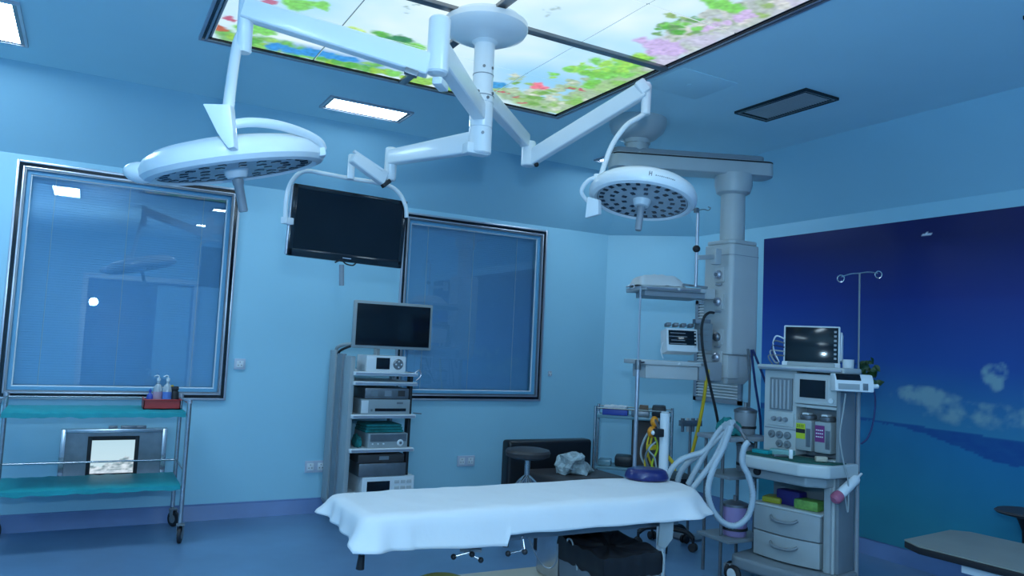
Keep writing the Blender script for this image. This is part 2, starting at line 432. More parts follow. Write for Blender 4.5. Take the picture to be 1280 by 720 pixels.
for px in range(590, 640, 10): blob(px, 105, .04, (70, 160, 225), 2, .03)
for i in range(60):
    px = random.uniform(640, 735); py = 142-(abs(px-690))*.35-random.uniform(6, 34)
    blob(px, py, .04, random.choice(((185, 208, 178), (165, 195, 160), (205, 218, 200), (120, 175, 80), (150, 195, 110))), 1, .02)
for px, py in ((672, 103), (680, 108), (668, 106)): blob(px, py, .035, (240, 130, 150), 2, .015)
for px, py in ((712, 108), (732, 111), (645, 119), (654, 127), (626, 112)): blob(px, py, .022, (190, 85, 100), 3, .015, el=.6)
for i in range(36):
    t = random.random(); blob(735+t*70, 110-t*35-random.uniform(0, 16), .05, random.choice((G1, (160, 225, 90), (120, 200, 70))), 1, .03)
for i in range(22):
    t = random.random(); blob(690+t*90, 100-t*20-random.uniform(0, 14), .035, random.choice((G1, (160, 225, 90))), 1, .03)
for i in range(14): blob(random.uniform(800, 850), random.uniform(48, 62), .05, (205, 185, 235), 1, .02)
for i in range(110):
    t = random.random(); blob(840+t*140, 46-t*44-random.uniform(-4, 26)*(1-t*.4), .032, random.choice(((205, 212, 210), (185, 198, 195), (215, 218, 215), (165, 185, 165), (150, 185, 110))), 1, .02)
for i in range(20): blob(random.uniform(820, 870), random.uniform(20, 38), .028, random.choice((G1, G2, (110, 160, 90))), 1, .015)
for i in range(12): blob(random.uniform(885, 920), random.uniform(0, 8), .035, G1, 1, .015)
for i in range(14):
    t = random.random(); blob(880+t*60, 33-t*18, .03, (210, 190, 235), 1, .015)
for i in range(90):                                       # the part of the picture above and behind the photographer's view
    a = random.uniform(.45, 2.5); BL.append((a, random.uniform(2.0, 2.14), .06, .05, lin(random.choice((G1, G2, (225, 230, 225)))), .5))
for (px, py) in ((512, 8), (686, 12)):                    # soft grey birds
    for k, (dx, dy) in enumerate(((0, 0), (6, -4), (12, -5), (-6, -3), (-2, 5))): blob(px+dx, py+dy, .016, (170, 200, 205), 1, .0, el=.5)
PX0, PX1, PY0, PY1 = .445, 2.545, 2.01, 4.10
def pic_col(p):
    x, y = p.x, p.y
    s, t = (x-PX0)/(PX1-PX0), (PY1-y)/(PY1-PY0)
    n = .5+.5*fbm(x, y, 1.6)
    c = lerp((.28, .68, .98), (.80, .97, 1.0), n*1.1+.35*(1-abs(s-.42)*2))
    bl = max(0, 1-((s-.82)/.26)**2-((t-.22)/.17)**2); c = lerp(c, (.22, .60, .96), bl*.8)
    bl = max(0, 1-((s-.28)/.25)**2-((t-.05)/.06)**2); c = lerp(c, (.10, .36, .82), bl)
    wx, wy = x+.022*fbm(x+9, y, 18, 5), y+.022*fbm(x, y+7, 18, 5)
    for bx, by, rx, ry, col, hd in BL:
        dx = wx-bx
        if abs(dx) > rx*1.3: continue
        dy = wy-by
        if abs(dy) > ry*1.3: continue
        d = math.hypot(dx/rx, dy/ry)
        if d < 1.2:
            hf = 1+.35*fbm(x+bx, y, 38, 3)
            c = lerp(c, tuple(q*hf for q in col), 1.0*(1-sm(hd, 1.2, d)))
    return c
pm = vcmat('backlit_print', emis=PANEL_E)
cp = thing('ceiling_light_panel', 'large backlit ceiling picture of sky, leaves and blossom in a black-edged frame', 'ceiling panel', ((PX0+PX1)/2, (PY0+PY1)/2, H-.02))
for k, (o1, wd, mm, z0) in enumerate(((.0, .012, 'alu', H-.020), (.012, .016, 'blackg', H-.014), (.028, .010, 'alu', H-.022), (.038, .008, 'blackg', H-.018))):
    b = MB(); x0, x1, y0, y1 = PX0-.055+o1, PX1+.055-o1, PY0-.055+o1, PY1+.055-o1
    b.bb((x0, y0, z0), (x0+wd, y1, H)); b.bb((x1-wd, y0, z0), (x1, y1, H)); b.bb((x0+wd, y0, z0), (x1-wd, y0+wd, H)); b.bb((x0+wd, y1-wd, z0), (x1-wd, y1, H))
    b.build(('outer_frame', 'frame_gasket', 'inner_frame', 'inner_gasket')[k], mm, cp)
MB().bb((PX0-.011, PY0-.011, H-.006), (PX1+.011, PY1+.011, H-.001)).build('backing', 'vent', cp)
tx, ty = (PX1-PX0)/4, (PY1-PY0)/4
for i in range(4):
    for j in range(4):
        # normal must face down: ex x ey = -z
        grid('picture_tile', pm, (PX0+i*tx+.0045, PY0+(j+1)*ty-.0045, H-.012), (tx-.009, 0, 0), (0, -(ty-.009), 0), 64, 64, pic_col, parent=cp, thick=.005)
MB().bb((1.63, 3.03, H-.03), (PX1+.02, 3.075, H-.012)).build('cross_bar', 'steeld', cp, bevel=.003)
MB().bb((PX0-.02, 3.03, H-.03), (1.38, 3.075, H-.012)).build('cross_bar', 'steeld', cp, bevel=.003)
MB().bb((1.47, 3.19, H-.03), (1.515, PY1+.02, H-.012)).build('cross_bar', 'steeld', cp, bevel=.003)
MB().bb((1.47, PY0-.02, H-.03), (1.515, 2.93, H-.012)).build('cross_bar', 'steeld', cp, bevel=.003)

# recessed ceiling lights
def ceil_light(x0, x1, y0, y1, label):
    t = thing('ceiling_light', label, 'ceiling light', ((x0+x1)/2, (y0+y1)/2, H-.012), group='recessed ceiling lights')
    def rg(x0, x1, y0, y1, wd, z0, nm, mm):
        b = MB(); b.bb((x0, y0, z0), (x0+wd, y1, H)); b.bb((x1-wd, y0, z0), (x1, y1, H)); b.bb((x0+wd, y0, z0), (x1-wd, y0+wd, H)); b.bb((x0+wd, y1-wd, z0), (x1-wd, y1, H)); b.build(nm, mm, t)
    rg(x0-.035, x1+.035, y0-.035, y1+.035, .014, H-.014, 'outer_frame', 'alu')
    rg(x0-.021, x1+.021, y0-.021, y1+.021, .021, H-.009, 'frame_gasket', 'steeld')
    MB().bb((x0, y0, H-.008), (x1, y1, H-.001)).build('diffuser', 'diff', t)
    return t
ceil_light(1.262, 1.755, 4.70, 4.90, 'slim bright ceiling light between the surgical lamp and the ceiling picture')
ceil_light(-.97, -.43, 4.27, 4.84, 'square bright ceiling light at the top left corner')
ceil_light(3.475, 3.97, 4.70, 4.90, 'slim ceiling light mostly hidden behind the grey pendant arm')
ceil_light(-.44, -.18, 1.00, 1.70, 'square ceiling light nearer the photographer, seen as a reflection in the left window')
ceil_light(1.262, 1.755, -.4, -.2, 'slim fill light added out of view behind the photographer')  # added fitting, never in view, lifts the ambient light
ceil_light(-1.5, -.94, -1.2, -.63, 'square fill light added out of view behind the photographer at left')  # unseen as well, added to brighten floor and walls
ceil_light(2.9, 3.4, -.6, -.1, 'square fill light added out of view behind the photographer at right')  # likewise added out of view for more fill
ceil_light(1.262, 1.755, 1.25, 1.45, 'slim ceiling light between the ceiling picture and the photographer')

def vent(x0, x1, y0, y1, label):
    t = thing('ceiling_vent', label, 'vent', ((x0+x1)/2, (y0+y1)/2, H-.012), group='ceiling vents')
    def rg(x0, x1, y0, y1, wd, z0, nm, mm):
        b = MB(); b.bb((x0, y0, z0), (x0+wd, y1, H)); b.bb((x1-wd, y0, z0), (x1, y1, H)); b.bb((x0+wd, y0, z0), (x1-wd, y0+wd, H)); b.bb((x0+wd, y1-wd, z0), (x1-wd, y1, H)); b.build(nm, mm, t)
    rg(x0-.02, x1+.02, y0-.02, y1+.02, .010, H-.016, 'outer_frame', 'blackg')
    rg(x0-.010, x1+.010, y0-.010, y1+.010, .012, H-.012, 'frame', 'alu')
    rg(x0+.002, x1-.002, y0+.002, y1-.002, .008, H-.014, 'gasket', 'blackg')
    MB().bb((x0+.01, y0+.01, H-.004), (x1-.01, y1-.01, H-.001)).build('backing', 'pgrey', t)
    b = MB(); n = int((y1-y0-.03)/.018); R = Matrix.Rotation(math.radians(8), 3, 'X')
    for i in range(n): b.box(((x0+x1)/2, y0+.02+i*.018, H-.010), (x1-x0-.024, .012, .0015), R)
    stuff(b.build('slats', 'pgrey', t))
vent(3.43, 3.67, 2.87, 3.37, 'grey slatted ceiling vent in a dark frame above the mural')
vent(3.43, 3.67, 1.20, 1.70, 'ceiling vent at the far right edge, cut off by the frame')
hb = MB()
x0, x1, y0, y1 = 2.66, 3.06, 3.02, 3.36
hb.bb((x0, y0, H-.004), (x1, y1, H-.0005)); hb.cyl(((x0+x1)/2, (y0+y1)/2, H-.004), ((x0+x1)/2, (y0+y1)/2, H-.007), .015, .012)
tag(hb.build('ceiling_hatch', 'ceil', bevel=.001), 'flush blue square ceiling hatch between the light picture and the slatted vent', 'hatch')
# sockets and switches
def plate(px, py, y, wd, ht, n, label, nm='wall_socket', cat='socket'):
    q = atY(px, py, y); t = thing(nm, label, cat, (q.x, y-.006, q.z-ht/2), group='white wall plates')
    MB().box((q.x, y-.006, q.z), (wd, .012, ht)).build('face_plate', 'plate', t, bevel=.003)
    for i in range(n):
        cx = q.x-wd/2+wd*(i+.5)/n
        MB().box((cx, y-.0135, q.z), (wd/n*.62, .003, ht*.62)).build('socket_insert', 'white2', t, bevel=.001)
        b = MB()
        for dx, dz in ((0, .014), (-.011, -.008), (.011, -.008)): b.cyl((cx+dx, y-.0145, q.z+dz), (cx+dx, y-.0165, q.z+dz), .004, n=8)
        stuff(b.build('pin_holes', 'steeld', t))
plate(394, 583, YB, .155, .085, 2, 'double white wall socket left of the endoscopy tower')
plate(582, 576, YB, .155, .085, 2, 'double white wall socket below the window, right of the endoscopy tower')
plate(299.5, 455, YB, .075, .075, 1, 'small switch plate on the wall beside the large left window', 'wall_switch', 'switch')
plate(687, 467, YB, .035, .045, 1, 'tiny wall switch right of the second window', 'wall_switch', 'switch')
# pass-through hatch of stainless steel in the back wall
t = thing('pass_box', 'stainless steel pass-through hatch in wall behind cart, its black-edged pane painted with a glowing view', 'hatch', (.23, YB-.02, .28))
b = MB(); b.bb((-.085, YB-.05, .285), (-.055, YB, .625)); b.bb((.50, YB-.05, .285), (.53, YB, .625)); b.bb((-.055, YB-.05, .60), (.50, YB, .625)); b.bb((-.055, YB-.05, .285), (.50, YB, .31))
b.build('outer_frame', 'steel', t, bevel=.003)
MB().bb((-.055, YB-.02, .31), (.50, YB, .60)).build('door_panel', mat('brushed_steel_panel', (.24, .27, .30), .35, .5, var=.2, scale=9), t)
ringrect(MB(), .068, .365, .315, .575, .024, YB-.034, YB-.018).build('window_gasket', 'black', t, bevel=.002)
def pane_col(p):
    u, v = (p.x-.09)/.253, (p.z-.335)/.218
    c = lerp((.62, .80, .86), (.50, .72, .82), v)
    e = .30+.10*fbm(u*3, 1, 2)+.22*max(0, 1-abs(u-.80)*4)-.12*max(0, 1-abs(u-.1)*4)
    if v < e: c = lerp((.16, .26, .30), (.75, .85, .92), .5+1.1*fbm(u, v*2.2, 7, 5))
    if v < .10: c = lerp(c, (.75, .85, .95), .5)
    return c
grid('pane', vcmat('painted_glow_view', emis=.95), (.09, YB-.026, .335), (.253, 0, 0), (0, 0, .218), 40, 34, pane_col, parent=t, thick=.006)  # bright mirror-like view painted into vertex colours that glow by themselves
for i, (x, wd) in enumerate(((.18, .05), (.25, .09), (.34, .06))): MB().bb((x, YB-.045, .626), (x+wd, YB-.01, .642)).build('latch', 'steeld', t, bevel=.003)
# return-air grille low on the right wall
t = thing('return_air_grille', 'tall white louvred return air grille in a dark frame behind the pendant', 'grille', (XR-.02, 4.80, .885))
gy0, gy1, gz0, gz1 = 4.52, 5.075, .885, 1.76
b = MB()
for (a, c, e, g) in ((gy0, gy0+.035, gz0, gz1), (gy1-.035, gy1, gz0, gz1), (gy0, gy1, gz0, gz0+.035), (gy0, gy1, gz1-.035, gz1)): b.bb((XR-.025, a, e), (XR, c, g))
b.build('frame', 'vent', t)
b = MB(); R = Matrix.Rotation(math.radians(-25), 3, 'Y')
for i in range(32): b.box((XR-.015, (gy0+gy1)/2, gz0+.05+i*.025), (.022, gy1-gy0-.07, .003), R)
stuff(b.build('louvres', 'white', t)); MB().bb((XR-.006, gy0+.03, gz0+.03), (XR-.001, gy1-.03, gz1-.03)).build('backing', 'pgrey', t)

# ------------------------------------------------------------------ ceiling-mounted surgical light with three arms
Z_ = Vector((0, 0, 1))
PX, PY = 1.505, 3.07
sl = thing('surgical_light', 'white ceiling-mounted surgical light with two round lamp heads and a monitor arm', 'surgical lamp', (PX, PY, H-.02))
MB().lathe([(.0, 2.675), (.07, 2.675), (.085, 2.685), (.13, 2.69), (.185, 2.715), (.197, 2.735), (.195, 2.76), (.17, 2.772), (.165, 2.785)], (PX, PY, 0), n=56).build('canopy', 'white', sl)
MB().lathe([(0, 2.40), (.047, 2.40), (.047, 2.66), (.06, 2.672), (.06, 2.70)], (PX, PY, 0)).build('post', 'white', sl)
MB().lathe([(0, 2.145), (.046, 2.145), (.053, 2.152), (.053, 2.262), (.050, 2.264), (.050, 2.268), (.053, 2.27), (.053, 2.378), (.050, 2.38), (.050, 2.384), (.053, 2.386), (.053, 2.425), (.050, 2.43)], (PX, PY, 0)).build('sleeve', 'white', sl)
b = MB()
for z in (2.515, 2.415): b.lathe([(.04, z-.002), (.0545 if z < 2.5 else .0485, z-.002), (.0545 if z < 2.5 else .0485, z+.002), (.04, z+.002)], (PX, PY, 0))
b.build('joint_ring', 'pgrey2', sl)
for i, (zz, an) in enumerate(((2.545, 4.3), (2.545, 5.3), (2.40, 4.75), (2.235, 4.45), (2.425, 5.3), (2.425, 3.9))):
    rr = .046 if zz > 2.43 else .053
    q = Vector((PX+rr*math.cos(an), PY+rr*math.sin(an), zz)); MB().cyl(q-(q-Vector((PX, PY, zz)))*.05, q+(q-Vector((PX, PY, zz))).normalized()*.004, .007, n=10).build('screw', 'steeld', sl)

def arm(nm, p0, p1, wd, h0, h1, parent=sl, m='white'):
    p0, p1 = Vector(p0), Vector(p1); d = (p1-p0).normalized(); s = d.cross(Z_).normalized(); u = s.cross(d)
    b = MB(); R = []
    for p, h in ((p0, h0), (p1, h1)):
        R.append([b.bm.verts.new(p+s*(sx*wd/2)+u*(sz*h/2)) for sx, sz in ((-1, -1), (1, -1), (1, 1), (-1, 1))])
    b.skin(R); return b.build(nm, m, parent, bevel=.012, seg=3)
def screw(p, n, r=.006):
    p, n = Vector(p), Vector(n).normalized(); MB().cyl(p-n*.003, p+n*.003, r, n=10).build('screw', 'steeld', sl)

# arm 1 (left lamp)
E1 = atZ(548, 62, 2.385); A0 = Vector((PX, PY, 2.335))
d = (E1-A0); d.z = 0; d.normalize()
arm('extension_arm', A0+d*.02, Vector((E1.x, E1.y, 2.385))+d*.02, .06, .085, .10)
MB().lathe([(0, 2.29), (.036, 2.29), (.042, 2.298), (.042, 2.50), (.036, 2.508), (0, 2.508)], (E1.x, E1.y, 0)).build('knuckle', 'white', sl)
K1 = at(304, 11, 2.78)
s0 = Vector((E1.x, E1.y, 2.312)); d = (K1-s0).normalized()
arm('spring_arm', s0+d*.03, K1-d*.0, .06, .088, .075)
MB().obox(s0+Vector((0, 0, -.045)), s0+Vector((0, 0, -.045))+(Vector((PX, PY, 2.3))-s0).normalized()*.09, .04, .03).build('arm_stop', 'white', sl, bevel=.008)
q = at(514, 91, 2.83); MB().fbox(q, (1, -.3, -.25), (0, 0, 1), (.05, .022, .03)).build('brake_block', 'steeld', sl, bevel=.004)
kb, kt = at(304, 66, 2.78), at(304, -6, 2.78)
MB().lathe([(0, kb.z), (.024, kb.z), (.028, kb.z+.006), (.028, kt.z-.01), (.022, kt.z)], (kb.x, kb.y, 0)).build('knuckle', 'white', sl)
L1 = at(294, 207, 2.80)
MB().tube([at(304, 40, 2.78), at(297, 55, 2.78), at(291, 90, 2.68), at(286, 130, 2.53), at(284, 150, 2.51)], .019, n=12).build('drop_tube', 'white', sl)
def wedge(pts, t, nm, parent):
    n = (pts[1]-pts[0]).cross(pts[2]-pts[0]).normalized(); return MB().prism([p-n*t/2 for p in pts], n*t).build(nm, 'white', parent, bevel=.006)
wedge([at(256, 132, 2.50), at(291, 133, 2.50), at(294, 165, 2.49), at(296, 186, 2.48), at(288, 188, 2.48), at(274, 168, 2.49)], .045, 'yoke_bracket', sl)

def lamp_head(cen, n, R, ncol, lab=None):
    n = n.normalized(); hd = Vector((cen.x, cen.y, 0)).normalized()
    head = MB().lathe([(0, .088), (.30*R, .086), (.62*R, .080), (.84*R, .066), (.95*R, .045), (1.0*R, .018), (1.0*R, -.006), (.96*R, -.022), (.89*R, -.028), (.845*R, -.020), (.838*R, -.010), (0, -.010)],
                      cen, n, n=72, hint=hd).build('lamp_head', 'white', sl)
    MB().lathe([(0, -.016), (.835*R, -.016), (.835*R, -.0105), (0, -.0105)], cen, n, n=64, hint=hd).build('lamp_face', 'fascia', head)
    x, y, z = frame_from(n, hd); b = MB()
    for ring, (k, rr) in enumerate(((26, .76), (17, .56), (9, .35))):
        for i in range(k):
            a = 2*math.pi*i/k; p = cen+(x*math.cos(a)+y*math.sin(a))*rr*R-n*.0165
            b.fbox(p, x*math.cos(a)+y*math.sin(a), -x*math.sin(a)+y*math.cos(a), (.024*R/.28, .020*R/.28, .006))
    stuff(b.build('led_cluster', 'led', head))
    b = MB(); b.lathe([(.845*R, -.0195), (.835*R, -.019), (.835*R, -.014), (.845*R, -.014)], cen, n, n=64, hint=hd, closed=True); b.build('face_seal', 'steeld', head)
    MB().lathe([(0, -.050), (.034, -.046), (.040, -.035), (.046, -.012), (0, -.012)], cen, n, n=28, hint=hd).build('hub', 'white2', head)
    MB().lathe([(0, -.172), (.014, -.172), (.0165, -.166), (.0165, -.075), (.020, -.068), (.020, -.05), (0, -.05)], cen, n, n=18, hint=hd).build('sterile_handle', 'pgrey2', head)
    return head
hd = Vector((L1.x, L1.y, 0)).normalized(); rd = Vector((hd.y, -hd.x, 0))
n1 = Z_-rd*.245-hd*.075
h1 = lamp_head(L1, n1, .325, 1)
R1 = .325
x1 = (rd-n1.normalized()*rd.dot(n1.normalized())).normalized()
tip = L1+x1*R1*.98+n1.normalized()*.02
MB().tube([at(288, 156, 2.52), at(312, 153, 2.54), at(345, 156, 2.60), at(378, 166, 2.70), at(398, 177, 2.77), at(403, 186, 2.80)], .0165, n=12).build('yoke', 'white', sl)
q = at(402, 188, 2.80); MB().obox(q-x1*.06, q+x1*.012, .05, .05).build('yoke_pivot', 'white', sl, bevel=.01)
q = L1-x1*R1*.97; MB().sphere(q+n1.normalized()*.01, .05, 16, 1.2, 1, .75).build('head_handle', 'white', h1)

# arm 2 (right lamp)
A2 = Vector((PX, PY, 2.435)); E2 = atZ(657, 176, 2.415)
d = Vector((E2.x-PX, E2.y-PY, 0)).normalized()
arm('extension_arm', A2+d*.02, Vector((E2.x, E2.y, 2.415)), .055, .085, .075)
kb, kt = at(660, 208, 4.20), at(660, 178, 4.20)
MB().lathe([(0, kb.z), (.034, kb.z), (.040, kb.z+.006), (.040, kt.z-.004), (.036, kt.z+.006), (0, kt.z+.006)], (kb.x, kb.y, 0)).build('knuckle', 'white', sl)
MB().obox(at(655, 182, 4.24), at(656, 171, 4.26), .05, .04).build('arm_end_cap', 'white', sl, bevel=.005)
K2 = at(806, 111, 3.86); s0 = at(662, 199, 4.20); d = (K2-s0).normalized()
arm('spring_arm', s0, K2, .05, .088, .085)
MB().sphere(s0+Vector((0, 0, -.055))+d*.05, .014, 10).build('screw', 'black', sl)
MB().sphere(K2+Vector((0, 0, -.055))+d*.0, .010, 10).build('screw', 'black', sl)
MB().obox(at(797, 113, 3.86), at(809, 105, 3.86), .05, .075).build('elbow', 'white', sl, bevel=.016, seg=3)
kb, kt = at(807, 144, 3.86), at(807, 104, 3.86)
MB().lathe([(0, kb.z), (.018, kb.z), (.024, kb.z+.006), (.026, kt.z-.01), (.018, kt.z+.008), (0, kt.z+.010)], (kb.x, kb.y, 0)).build('knuckle', 'white', sl)
MB().tube([at(808, 140, 3.86), at(800, 146, 3.85), at(783, 157, 3.82), at(766, 180, 3.80), at(755, 208, 3.78), at(751, 222, 3.78)], .0135, n=12).build('drop_tube', 'white', sl)
L2 = at(803, 247, 3.72)
hd = Vector((L2.x, L2.y, 0)).normalized(); rd = Vector((hd.y, -hd.x, 0)); n2 = (Z_+rd*.09+hd*.20).normalized()
h2 = lamp_head(L2, n2, .262, 1)
b = MB(); b.tube([at(757, 222, 3.66), at(738, 224, 3.68), at(727, 238, 3.70), at(733, 250, 3.72), at(742, 256, 3.74)], .010, n=10); b.build('side_handle', 'white', h2)
wedge([at(736, 246, 3.70), at(750, 250, 3.66), at(750, 268, 3.66), at(733, 273, 3.70)], .03, 'side_grip', h2)
MB().obox(at(742, 222, 3.74), at(762, 222, 3.74), .04, .035).build('yoke_pivot', 'white', sl, bevel=.008)
# small dark emblem and lettering line on the rim
xr = (rd-n2*rd.dot(n2)).normalized(); yr = n2.cross(xr)
def rimpt(a, h, o=.0015):
    dr = (xr*math.cos(a)+yr*math.sin(a)); return L2+dr*(.262+o)+n2*h, dr
a0 = math.atan2(-.97, .12); b = MB()
for k, (da, hw, hh) in enumerate(((-.020, .004, .022), (.020, .004, .022), (0, .009, .004))):
    p, dr = rimpt(a0+da, .0135, .0006); b.fbox(p, n2.cross(dr), n2, (hw, hh, .0015))
for k in range(11):
    p, dr = rimpt(a0+.10+k*.035, .0085, .0006); b.fbox(p, n2.cross(dr), n2, (.005, .004 if k % 3 else .006, .0015))
b.build('rim_lettering', 'steeld', h2)

# arm 3 (monitor)
E3 = atZ(489, 197, 2.205); d = Vector((E3.x-PX, E3.y-PY, 0)).normalized()
arm('extension_arm', Vector((PX, PY, 2.205))+d*.04, Vector((E3.x, E3.y, 2.205)), .055, .10, .075)
MB().box((PX-.02, PY-.0, 2.165), (.11, .06, .05)).build('arm_stop', 'white', sl, bevel=.008)
e3d = (E3-CAM).dot(FW)
kb, kt = at(487, 226, e3d), at(487, 184, e3d)
MB().lathe([(0, kb.z), (.024, kb.z), (.031, kb.z+.01), (.031, kt.z-.006), (.024, kt.z), (0, kt.z)], (kb.x, kb.y, 0)).build('knuckle', 'white', sl)
MB().obox(at(478, 233, e3d-.04), at(487, 226, e3d-.02), .035, .02).build('brake_block', 'black', sl, bevel=.003)
K3 = at(440, 197, 3.72); q0 = at(481, 224, e3d-.02)
arm('monitor_arm', q0, K3, .05, .075, .05)
MB().obox(at(478, 213, e3d-.05), at(442, 189, 3.72), .02, .012).build('arm_strip', 'lit', sl)
bpy.data.objects[[o.name for o in bpy.data.objects if o.name.startswith('arm_strip')][-1]].data.materials[0] = M['white']
kb, kt = at(438, 224, 3.80), at(438, 190, 3.76)
MB().lathe([(0, kb.z), (.018, kb.z), (.018, kt.z-.006), (.014, kt.z), (0, kt.z)], (kb.x, kb.y, 0)).build('knuckle', 'white', sl)
TD = 3.86
MB().tube([atY(x, y, 3.87) for x, y in ((357, 278), (357, 262), (359, 242), (366, 225), (380, 214), (405, 217), (437, 223), (468, 228), (488, 233), (500, 243), (507, 258), (508, 272))], .0115, n=12).build('monitor_yoke', 'white', sl)
MB().obox(atY(353, 275, 3.87), atY(365, 277, 3.90), .03, .035).build('yoke_pivot', 'white', sl, bevel=.005)
MB().cyl(atY(427, 331, 3.93), atY(427, 357, 3.93), .013).build('sterile_handle', 'pgrey2', sl)

# television on the lamp's monitor arm
YV = 3.90
tl, tr_, bl_, br_ = atY(368, 230, YV), atY(509, 252, YV), atY(359, 318, YV), atY(501, 336, YV)
cen = (tl+tr_+bl_+br_)/4; rx = ((tr_-tl)+(br_-bl_)).normalized(); uy = Vector((-.006, -.04, 1)).normalized(); uy = (uy-rx*uy.dot(rx)).normalized(); nz = rx.cross(uy)   # towards camera
tw, th = ((tr_-tl).length+(br_-bl_).length)/2, ((tl-bl_).length+(tr_-br_).length)/2
tv = thing('television', 'large black flat-panel television hanging in the white tubular yoke of surgical light', 'television', tuple(cen-Z_*th/2))
MB().fbox(cen-nz*.02, rx, uy, (tw, th, .04)).build('housing', 'blackg', tv, bevel=.006)
MB().fbox(cen-nz*.045, rx, uy, (tw*.6, th*.6, .03)).build('rear_cover', 'black', tv, bevel=.01)
b = MB(); bw = .022
for c, s in ((uy*(th/2-bw/2), (tw, bw)), (-uy*(th/2-bw*.9), (tw, bw*1.8)), (rx*(tw/2-bw/2), (bw, th)), (-rx*(tw/2-bw/2), (bw, th))): b.fbox(cen+c+nz*.003, rx, uy, (*s, .006))
b.build('bezel', 'blackg', tv, bevel=.002)
MB().fbox(cen+nz*.0015+uy*.01, rx, uy, (tw-2*bw+.004, th-bw*2.6, .003)).build('screen', 'screen', tv)
MB().fbox(cen-rx*(tw/2+.004)-nz*.018, rx, uy, (.008, th*.97, .03)).build('side_trim', 'alu', tv, bevel=.002)
MB().fbox(cen+uy*(-th/2+.019)+nz*.007, rx, uy, (.045, .005, .002)).build('badge_bar', 'alu', tv)
b = MB(); q = cen-uy*(th/2-.002)
b.tube([q-rx*.06-uy*.012, q-rx*.03+uy*.004+nz*.008, q-uy*.012, q+rx*.035-uy*.016+nz*.008, q+rx*.055+uy*.002], .004, n=8); b.build('handle_clip', 'black', tv)

# ------------------------------------------------------------------ grey ceiling pendant
PC = Vector((3.66, 3.63, 0)); HC = Vector((3.06, 3.90, 0))
pd = thing('equipment_pendant', 'grey ceiling-mounted equipment pendant with socket column and two shelves', 'pendant', (HC.x, HC.y, H-.02))
MB().lathe([(0, 2.64), (.085, 2.64), (.085, 2.665), (.12, 2.675), (.17, 2.72), (.188, 2.77), (.188, H)], HC, n=48).build('canopy', 'pgrey', pd)
MB().lathe([(0, 2.55), (.075, 2.55), (.075, 2.645), (0, 2.645)], HC).build('hub', 'pgrey', pd)
ad = (PC-HC).normalized(); a0, a1 = HC-ad*.13, PC+ad*.20
sd = ad.cross(Z_)
def stadium(a, c, hw, z0, z1, nm, m, par, bev=.01):
    d = (c-a).normalized(); s = d.cross(Z_); pts = []
    for k in range(9): t = math.pi*k/8; pts.append(c+s*(hw*math.cos(t))+d*(hw*.6*math.sin(t)))
    for k in range(9): t = math.pi*k/8; pts.append(a-s*(hw*math.cos(t))-d*(hw*.6*math.sin(t)))
    return MB().prism([p+Z_*z0 for p in pts], Z_*(z1-z0)).build(nm, m, par, bevel=bev)
stadium(a0, a1, .095, 2.465, 2.565, 'pendant_arm', 'pgrey', pd, .014)
stadium(a0+ad*.003, a1-ad*.003, .098, 2.549, 2.558, 'seam', 'black', pd, 0)
stadium(a0, a1-ad*.05, .075, 2.56, 2.60, 'arm_cover', 'pgrey2', pd, .012)
MB().lathe([(0, 2.34), (.085, 2.34), (.108, 2.355), (.120, 2.40), (.122, 2.475), (0, 2.475)], PC).build('collar', 'pgrey', pd)
MB().lathe([(0, 2.0), (.080, 2.0), (.078, 2.345), (0, 2.345)], PC).build('column_tube', 'pgrey', pd)
hw = .128
def octo(c, h, ch): return [Vector((c.x+x, c.y+y, 0)) for x, y in ((-h, -h+ch), (-h+ch, -h), (h-ch, -h), (h, -h+ch), (h, h-ch), (h-ch, h), (-h+ch, h), (-h, h-ch))]
MB().prism([p+Z_*1.29 for p in octo(PC, hw, .02)], Z_*.71).build('column_body', 'pgrey', pd, bevel=.012, seg=3)
MB().prism([p+Z_*2.0 for p in octo(PC, hw-.004, .03)], Z_*.028).build('column_cap', 'pgrey', pd, bevel=.012, seg=3)
MB().prism([p+Z_*1.925 for p in octo(PC, hw+.0015, .02)], Z_*.004).build('cap_seam', 'pgrey2', pd)
# cut-away lower body: narrow towards the bottom
b = MB(); R = []
for z, s in ((1.29, 1.), (1.20, .99), (1.14, .93), (1.105, .78)): R.append([b.bm.verts.new(Vector((PC.x+(p.x-PC.x)*s+(1-s)*-.05, PC.y+(p.y-PC.y)*s+.03*(1-s)+.012, z))) for p in octo(PC, hw-.012, .02)])
b.skin(R); b.build('column_foot', 'pgrey', pd, bevel=.004)
MB().box((PC.x-hw+.055, PC.y, 1.215), (.10, 2*hw-.03, .15)).build('outlet_base', 'pgrey', pd, bevel=.012)
xo = PC.x-hw
for k, z in enumerate((1.80, 1.625, 1.40, 1.27)):
    g = MB().box((xo-.004, PC.y-.03, z), (.010, .085, .095)).build('gas_outlet', 'pgrey', pd, bevel=.004)
    MB().lathe([(0, .028), (.020, .028), (.028, .018), (.028, 0), (0, 0)], (xo-.008, PC.y-.03, z), (-1, 0, 0), n=20).build('outlet_ring', 'alu' if k != 2 else 'steeld', g)
    MB().lathe([(0, .034), (.012, .034), (.012, .02), (0, .02)], (xo-.008, PC.y-.03, z), (-1, 0, 0), n=14).build('outlet_core', 'steeld', g)
    MB().box((xo-.010, PC.y-.03, z-.062), (.012, .05, .014)).build('release_tab', 'pgrey2', g, bevel=.003)
